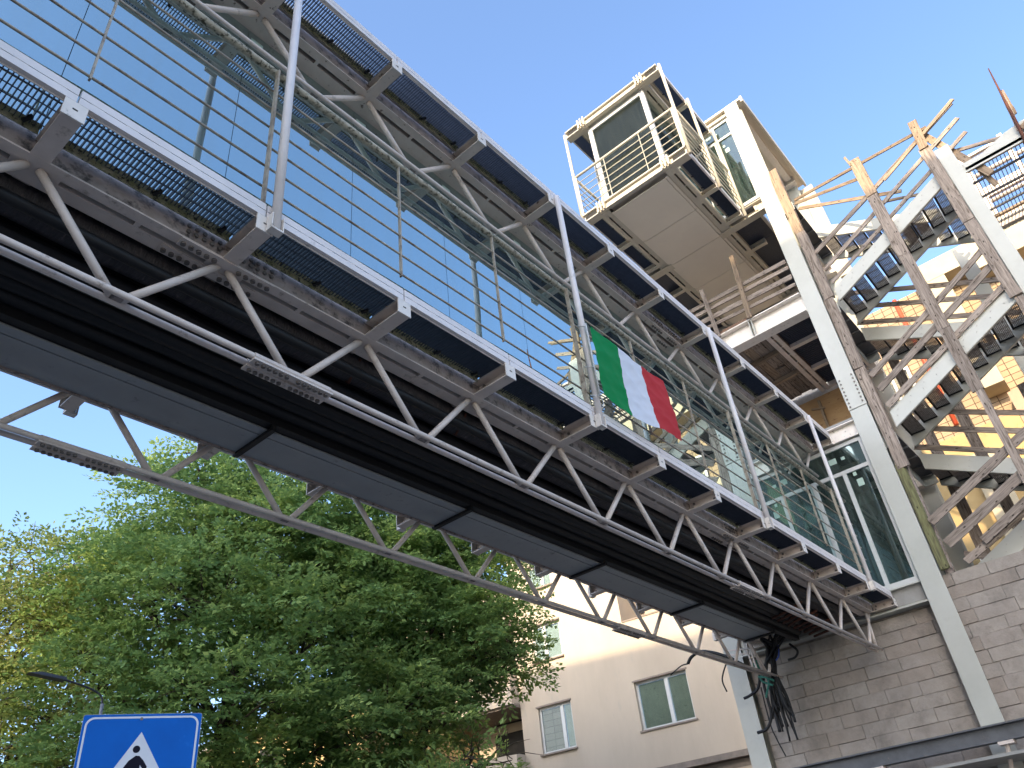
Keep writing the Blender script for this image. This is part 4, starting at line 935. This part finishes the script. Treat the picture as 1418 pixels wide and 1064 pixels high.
def aptwindow(w_, label, mull=.42, kinds=('greenboard', 'greenboard')):
    s0_, s1_, z0_, z1_ = w_; o = .14
    g = G()
    abox(g, s0_, s1_, z0_, z0_ + .07, o, o + .06); abox(g, s0_, s1_, z1_ - .07, z1_, o, o + .06)
    abox(g, s0_, s0_ + .07, z0_ + .07, z1_ - .07, o, o + .06); abox(g, s1_ - .07, s1_, z0_ + .07, z1_ - .07, o, o + .06)
    sm = s0_ + (s1_ - s0_) * mull; abox(g, sm - .06, sm + .06, z0_ + .07, z1_ - .07, o - .01, o + .06)
    wn = g.emit('window', 'frame', ap)
    for i, (a, b) in enumerate(((s0_ + .07, sm - .06), (sm + .06, s1_ - .07))):
        g = G(); abox(g, a, b, z0_ + .07, z1_ - .07, o + .025, o + .035); g.emit('pane', 'window', wn)
        g = G(); abox(g, a, b, z0_ + .07, z1_ - .07, o + .07, o + .09); g.emit('backing_board', kinds[i], wn)
    g = G(); abox(g, s0_ - .06, s1_ + .06, z0_ - .05, z0_, -.05, .13); g.emit('sill', 'ledge', wn)
    g = G(); abox(g, s0_ - .05, s1_ + .05, z1_ + .001, z1_ + .05, -.02, .02); g.emit('lintel', 'ledge', wn)
    return wn
M['bricked'] = brickwall('bricked_up_opening', (.30, .27, .23), (.25, .22, .19), (.16, .14, .12), .42, .22)
aptwindow(WR, ''); aptwindow(WL2, '', .32, ('greenboard', 'bricked')); aptwindow(WU, '', .58); aptwindow(WT, '')
g = G(); abox(g, -2.6, .6, 1.5, 4.6, .2, .25); g.emit('shop_window', 'window', ap)
g = G(); abox(g, -2.6, .6, 4.4, 4.6, .1, .19); abox(g, -1.1, -.95, 1.5, 4.4, .1, .19); g.emit('shop_frame', 'frame', ap)
for zz in (3.8, 6.5, 9.37, 12.1):                    # recessed balconies at the left end
    g = G(); abox(g, 5.15, 12, zz - 1.35, zz, -.5, -.38); abox(g, 5.15, 5.28, zz - 1.35, zz, -.38, .3); g.emit('balcony_parapet', 'plaster', ap)
    g = G(); abox(g, 5.15, 12, zz - 1.42, zz - 1.3, -.37, 1.6); g.emit('balcony_slab', 'ledge', ap)
g = G(); abox(g, 5.15, 12, 0, 13, 1.6, 1.8); g.emit('balcony_back_wall', 'plaster', ap)
g = G(); abox(g, 5.6, 7.2, 4.9, 7.6, 1.55, 1.595); abox(g, 8, 9.6, 4.9, 7.6, 1.55, 1.595); abox(g, 5.6, 7.2, 7.9, 10.3, 1.55, 1.595); g.emit('balcony_shutters', 'dark', ap)
g = G(); cyl(g, A(3.82, 8.83, .05), AN, .07, .012, 12); g.emit('vent_hole', 'dark', ap)
g = G(); abox(g, -9, 12, 0, 5.2, 8, 8.3); g.emit('rear_wall', 'plaster', ap)
g = G(); bp = A(.22, 9.72, .1) + Vector((0, 0, .02))
g.tube([bp + Vector((0, -.14, .06)), bp + Vector((0, -.05, .11)), bp + Vector((0, .05, .16)), bp + Vector((0, .10, .24)), bp + Vector((0, .13, .25))], [.012, .06, .075, .035, .028], 8)
g.tube([bp + Vector((0, .12, .25)), bp + Vector((0, .19, .24))], [.02, .004], 6); g.tube([bp, bp + Vector((0, .02, .12))], .008, 5)
tag(g.emit('pigeon', 'birdm', None, smooth=True), 'small dark pigeon perched on the parapet of the apartment building', 'bird')

# ------------------------------------------------------------------ sunlit building behind the stairs
rb = empty('rear_building', (25, 0, 0), 'warm sunlit building of pale blocks and ochre render seen through the staircase', 'building')
g = G(); g.box(25, 33, -9, 7.6, 0, 18.0); g.emit('wall', 'tilewall', rb)
g = G(); g.box(24.2, 24.98, -9, -.30, 17.2, 18.3); g.box(24.2, 24.98, -.29, 1.35, 17.6, 18.3); g.box(24.2, 24.98, .50, 1.10, 13.4, 17.59); g.emit('roof_frame', 'wallW', rb)
g = G(); g.box(24.4, 24.99, -9, .60, 8.6, 13.1); g.emit('rendered_bay', 'wallP', rb)
g = G(); g.box(24.1, 24.39, -9, -.9, 12.2, 14.2); g.emit('bay_cornice', 'wallW', rb)
g = G(); g.box(24.3, 24.99, .61, 7.6, 6.2, 12.4); g.emit('rendered_bay', 'wallY', rb)
g = G(); g.box(24.1, 24.28, 1.6, 2.3, 7, 11.6); g.emit('pilaster', 'wallW', rb)
g = G(); g.tube([(24.9, 2.2, 13), (24.9, 2.2, 18)], .07, 8); g.emit('downpipe', noisy('red_pipe', (.5, .08, .03), (.4, .06, .03), 4, .6), rb, smooth=True)
for (y, z) in ((3.3, 14.6), (4.9, 14.6), (-3.2, 14.8), (-.2, 10.2), (-2.6, 10.4), (3.6, 8.0)):
    g = G(); g.box(24.05 if z < 13 else 24.9, 24.08 if z < 13 else 24.97, y - .5, y + .5, z - .8, z + .8); wn = g.emit('window', 'window', rb)
    g = G(); x0_ = 24.02 if z < 13 else 24.86
    g.box(x0_, x0_ + .07, y - .58, y - .5, z - .88, z + .88); g.box(x0_, x0_ + .07, y + .5, y + .58, z - .88, z + .88); g.box(x0_, x0_ + .07, y - .5, y + .5, z + .8, z + .88); g.box(x0_, x0_ + .07, y - .5, y + .5, z - .88, z - .8); g.box(x0_, x0_ + .07, y - .04, y + .04, z - .8, z + .8); g.emit('frame', 'frame', wn)

# unseen blocks behind the photographer, added and sized to block the low sun
def shade_block(x0_, x1_, y0_, y1_, h, label):
    t = empty('shade_building', ((x0_ + x1_) / 2, (y0_ + y1_) / 2, 0), label, 'building')
    g = G(); g.box(x0_, x1_, y0_, y1_, 0, h); g.emit('wall', 'shadebuild', t)
    g = G(); g.box(x0_ - .4, x1_ + .4, y0_ - .4, y1_ + .4, h, h + .3); g.emit('roof_slab', 'concrete', t)
    w0 = None
    for k in range(int(h / 3.1)):
        for j in range(int((y1_ - y0_) / 4)):
            y = y0_ + 2 + j * 4; z = 2.2 + k * 3.1
            if w0 is None: g = G(); g.box(x1_ + .01, x1_ + .06, y - .7, y + .7, z - .8, z + .8); w0 = g.emit('window', 'window', t)
            else: rep(w0, (x1_ + .035, y, z), t)
shade_block(-34, -22, -12.5, 10.6, 26.6, 'tall unseen apartment block behind the photographer, sized to keep the low sun off the scene')
shade_block(-34, -26, 14, 40, 10, 'lower unseen apartment block behind the photographer, further left, added for shade')

# ------------------------------------------------------------------ trees
def tree(base, lobes, nsp, leaf, mat, label, seed, trunk_r=.22, spray=.55, nl=22, stems=None):
    rng = np.random.default_rng(seed); rr = random.Random(seed)
    t = empty('tree', base, label, 'tree')
    bx, by = base[0], base[1]
    top = Vector((bx, by, max(l[2] for l in lobes) - 1))
    g = G()
    fork = Vector((bx, by, 3.2))
    g.tube([(bx, by, 0), (bx + .05, by, 1.6), fork, fork + Vector((.1, .1, 2.5)), top], [trunk_r * 1.3, trunk_r, trunk_r * .9, trunk_r * .6, .05], 9)
    tips = []
    for l in lobes:
        c = Vector(l[:3]); s0_ = fork + Vector((0, 0, max(0, (c.z - 3.2) * .45))); mid = (s0_ + c) / 2 + Vector((rr.uniform(-.3, .3), rr.uniform(-.3, .3), .3))
        g.tube([s0_, mid, c], [trunk_r * .4, trunk_r * .25, .035], 6)
        for k in range(7):
            d = Vector((rr.gauss(0, 1), rr.gauss(0, 1), rr.gauss(.3, .8))).normalized(); e = c + Vector((d.x * l[3], d.y * l[3], d.z * l[4])) * .85
            m_ = (c + e) / 2 + Vector((0, 0, rr.uniform(-.1, .3)))
            g.tube([mid.lerp(c, rr.uniform(.3, 1)), m_, e], [.035, .022, .008], 5)
            for q in range(3):
                e2 = m_.lerp(e, rr.uniform(.2, .8)); dd = Vector((rr.gauss(0, 1), rr.gauss(0, 1), rr.gauss(.2, .6))).normalized() * rr.uniform(.5, 1.1)
                g.tube([e2, e2 + dd * .5 + Vector((0, 0, .05)), e2 + dd], [.014, .009, .004], 4)
    g.emit('trunk', 'bark', t, smooth=True)
    # leaf sprays
    L_ = np.array(lobes); vol = L_[:, 3] ** 2 * L_[:, 4]; pick = rng.choice(len(L_), nsp, p=vol / vol.sum())
    d = rng.normal(size=(nsp, 3)); d[:, 2] += .15; d /= np.linalg.norm(d, axis=1)[:, None]
    rf = rng.uniform(.3, 1.0, nsp) ** .35 * (1 + .16 * np.sin(d[:, 0] * 5 + pick) + .14 * np.sin(d[:, 1] * 7 + pick * 2) + .1 * rng.normal(size=nsp))
    P0 = L_[pick, :3] + d * rf[:, None] * np.stack([L_[pick, 3], L_[pick, 3], L_[pick, 4]], 1)
    dirv = d * 1.0 + rng.normal(size=(nsp, 3)) * .45; dirv[:, 2] = dirv[:, 2] * .35 - .10; dirv /= np.linalg.norm(dirv, axis=1)[:, None]
    upv = np.tile([0., 0, 1.], (nsp, 1)) + rng.normal(size=(nsp, 3)) * .24; side = np.cross(dirv, upv); side /= np.linalg.norm(side, axis=1)[:, None]; upv = np.cross(side, dirv)
    ln = rng.uniform(.6, 1.25, nsp) * spray
    N_ = nsp * nl
    ti = np.tile(np.arange(nl), nsp); si = np.repeat(np.arange(nsp), nl)
    tt = (ti // 2 + rng.uniform(0, .8, N_)) / (nl / 2); sgn = np.where(ti % 2 == 0, 1.0, -1.0)
    # side twigs: leaves also spread sideways
    spread = (1 - tt * .75) * ln[si] * .42 * rng.uniform(0, 1, N_)
    pos = P0[si] + dirv[si] * (tt * ln[si])[:, None] + side[si] * (sgn * spread)[:, None] + upv[si] * (-.12 * tt ** 2 * ln[si] + rng.normal(size=N_) * .02)[:, None]
    a = dirv[si] * .6 + side[si] * sgn[:, None] * .8 + rng.normal(size=(N_, 3)) * .35; a /= np.linalg.norm(a, axis=1)[:, None]
    nn = upv[si] + rng.normal(size=(N_, 3)) * .38; b = np.cross(nn, a); b /= np.linalg.norm(b, axis=1)[:, None]
    sz = leaf * rng.uniform(.65, 1.25, N_)
    v = np.empty((N_, 4, 3)); v[:, 0] = pos; v[:, 2] = pos + a * sz[:, None]; nrm_ = np.cross(a, b)
    v[:, 1] = pos + a * (sz * .45)[:, None] + b * (sz * .27)[:, None] + nrm_ * (sz * .06)[:, None]; v[:, 3] = pos + a * (sz * .45)[:, None] - b * (sz * .27)[:, None] + nrm_ * (sz * .06)[:, None]
    me = bpy.data.meshes.new('crown'); me.vertices.add(N_ * 4); me.loops.add(N_ * 4); me.polygons.add(N_)
    me.vertices.foreach_set('co', (v.reshape(-1, 3) - np.array(base)).ravel()); me.loops.foreach_set('vertex_index', np.arange(N_ * 4)); me.polygons.foreach_set('loop_start', np.arange(N_) * 4); me.polygons.foreach_set('loop_total', np.full(N_, 4))
    me.update(calc_edges=True); at = me.attributes.new('hue', 'FLOAT', 'FACE'); hue = np.clip(rng.normal(.46, .22, N_) + rng.normal(0, .15, nsp)[si], 0, 1); at.data.foreach_set('value', hue)
    me.materials.append(M[mat]); me.validate()
    ob = bpy.data.objects.new('crown', me); C.objects.link(ob); place(ob, base, t); ob['kind'] = 'stuff'
    return t
def polar(az, dist): return (dist * math.cos(rad(az)), dist * math.sin(rad(az)))
def lobe_set(items): return [(*polar(az, d), z, r, rz) for az, d, z, r, rz in items]
bA = (*polar(58.5, 20.5), 0)
tree(bA, lobe_set([(62.5, 20.5, 11.4, 1.7, 1.9), (65.5, 20, 9.2, 1.6, 1.5), (58, 20.5, 10.8, 2.1, 1.6), (66.5, 20, 7.0, 1.8, 1.5), (61, 19, 8.4, 2.0, 1.4), (54.5, 20, 10.0, 2.1, 1.5), (54, 19, 7.6, 2.1, 1.3), (59, 18.2, 6.0, 2.0, 1.2), (64.5, 18.8, 5.0, 1.9, 1.1), (52.5, 18.6, 5.4, 2.0, 1.1), (50, 20.5, 9.4, 2.2, 1.6), (57, 18.2, 3.9, 1.7, .8), (54.5, 20.5, 12.0, 1.6, 1.0), (62.2, 20.5, 12.9, .8, 1.2), (59.5, 20.5, 12.6, .7, .9), (46.5, 21, 10.4, 1.7, 1.2)]), 4700, .13, 'leaf', 'big dense green tree behind the bridge at the centre left', 1, .26, spray=.85, nl=38)
bA2 = (*polar(47.5, 20.5), 0)
tree(bA2, lobe_set([(47, 20.5, 8.4, 2.0, 1.3), (43.5, 20.3, 8.2, 1.7, 1.1), (48.5, 19.3, 6.0, 1.9, 1.1), (46.5, 20.5, 10.2, 1.8, 1.1), (42.5, 20.5, 9.9, 1.5, 1.0), (50.0, 20.5, 11.2, 1.8, 1.1), (41.0, 20, 7.6, 1.2, .7), (50.5, 19, 4.4, 1.7, .9), (44.5, 19.8, 6.8, 1.3, .6), (43.0, 20.6, 9.6, 1.3, .9), (39.8, 20.2, 7.2, .8, .45), (41.8, 17.6, 4.6, .75, .18), (45.0, 17.8, 4.2, 1.2, .35), (47.5, 18, 3.6, 1.2, .5)]), 2900, .13, 'leaf', 'green tree with long drooping branches in front of the apartment building', 2, .2, spray=.8, nl=36)
bB = (*polar(73, 21.5), 0)
tree(bB, lobe_set([(71, 21.5, 10.0, 1.3, 1.1), (74, 21.5, 8.6, 1.5, 1.2), (70, 21, 8.4, 1.5, 1.3), (76.5, 21, 7.2, 1.5, 1.1), (72.5, 20.6, 6.6, 1.8, 1.2), (69.5, 20, 5.6, 1.6, 1.2), (74.5, 20, 4.6, 1.9, 1.1), (70, 19.5, 3.9, 1.6, .9), (67.5, 22, 10.6, 1.0, .8), (68.5, 22, 9.4, 1.1, .9), (79, 21, 5.2, 1.8, 1.2), (66.5, 22, 11.3, .6, .7)]), 2700, .115, 'leaf2', 'thinner tree with yellowing leaves at the far left', 3, .17, spray=.7, nl=24)
# warm facade glimpsed between the trunks
wb = empty('garden_building', (22, 34, 0), 'low ochre building glimpsed through gaps in the trees', 'building')
g = G(); g.box(19, 27, 22.5, 48, 0, 9.2); g.emit('wall', 'wallY', wb)
g = G(); g.box(18.6, 27.4, 22.1, 48.4, 9.2, 9.5); g.emit('roof_slab', 'concrete', wb)
for y in range(24, 46, 4):
    for z in (2.2, 5.0, 7.8): g = G(); g.box(18.93, 18.99, y - .5, y + .5, z - .8, z + .8); g.emit('shutter', 'dark', wb)
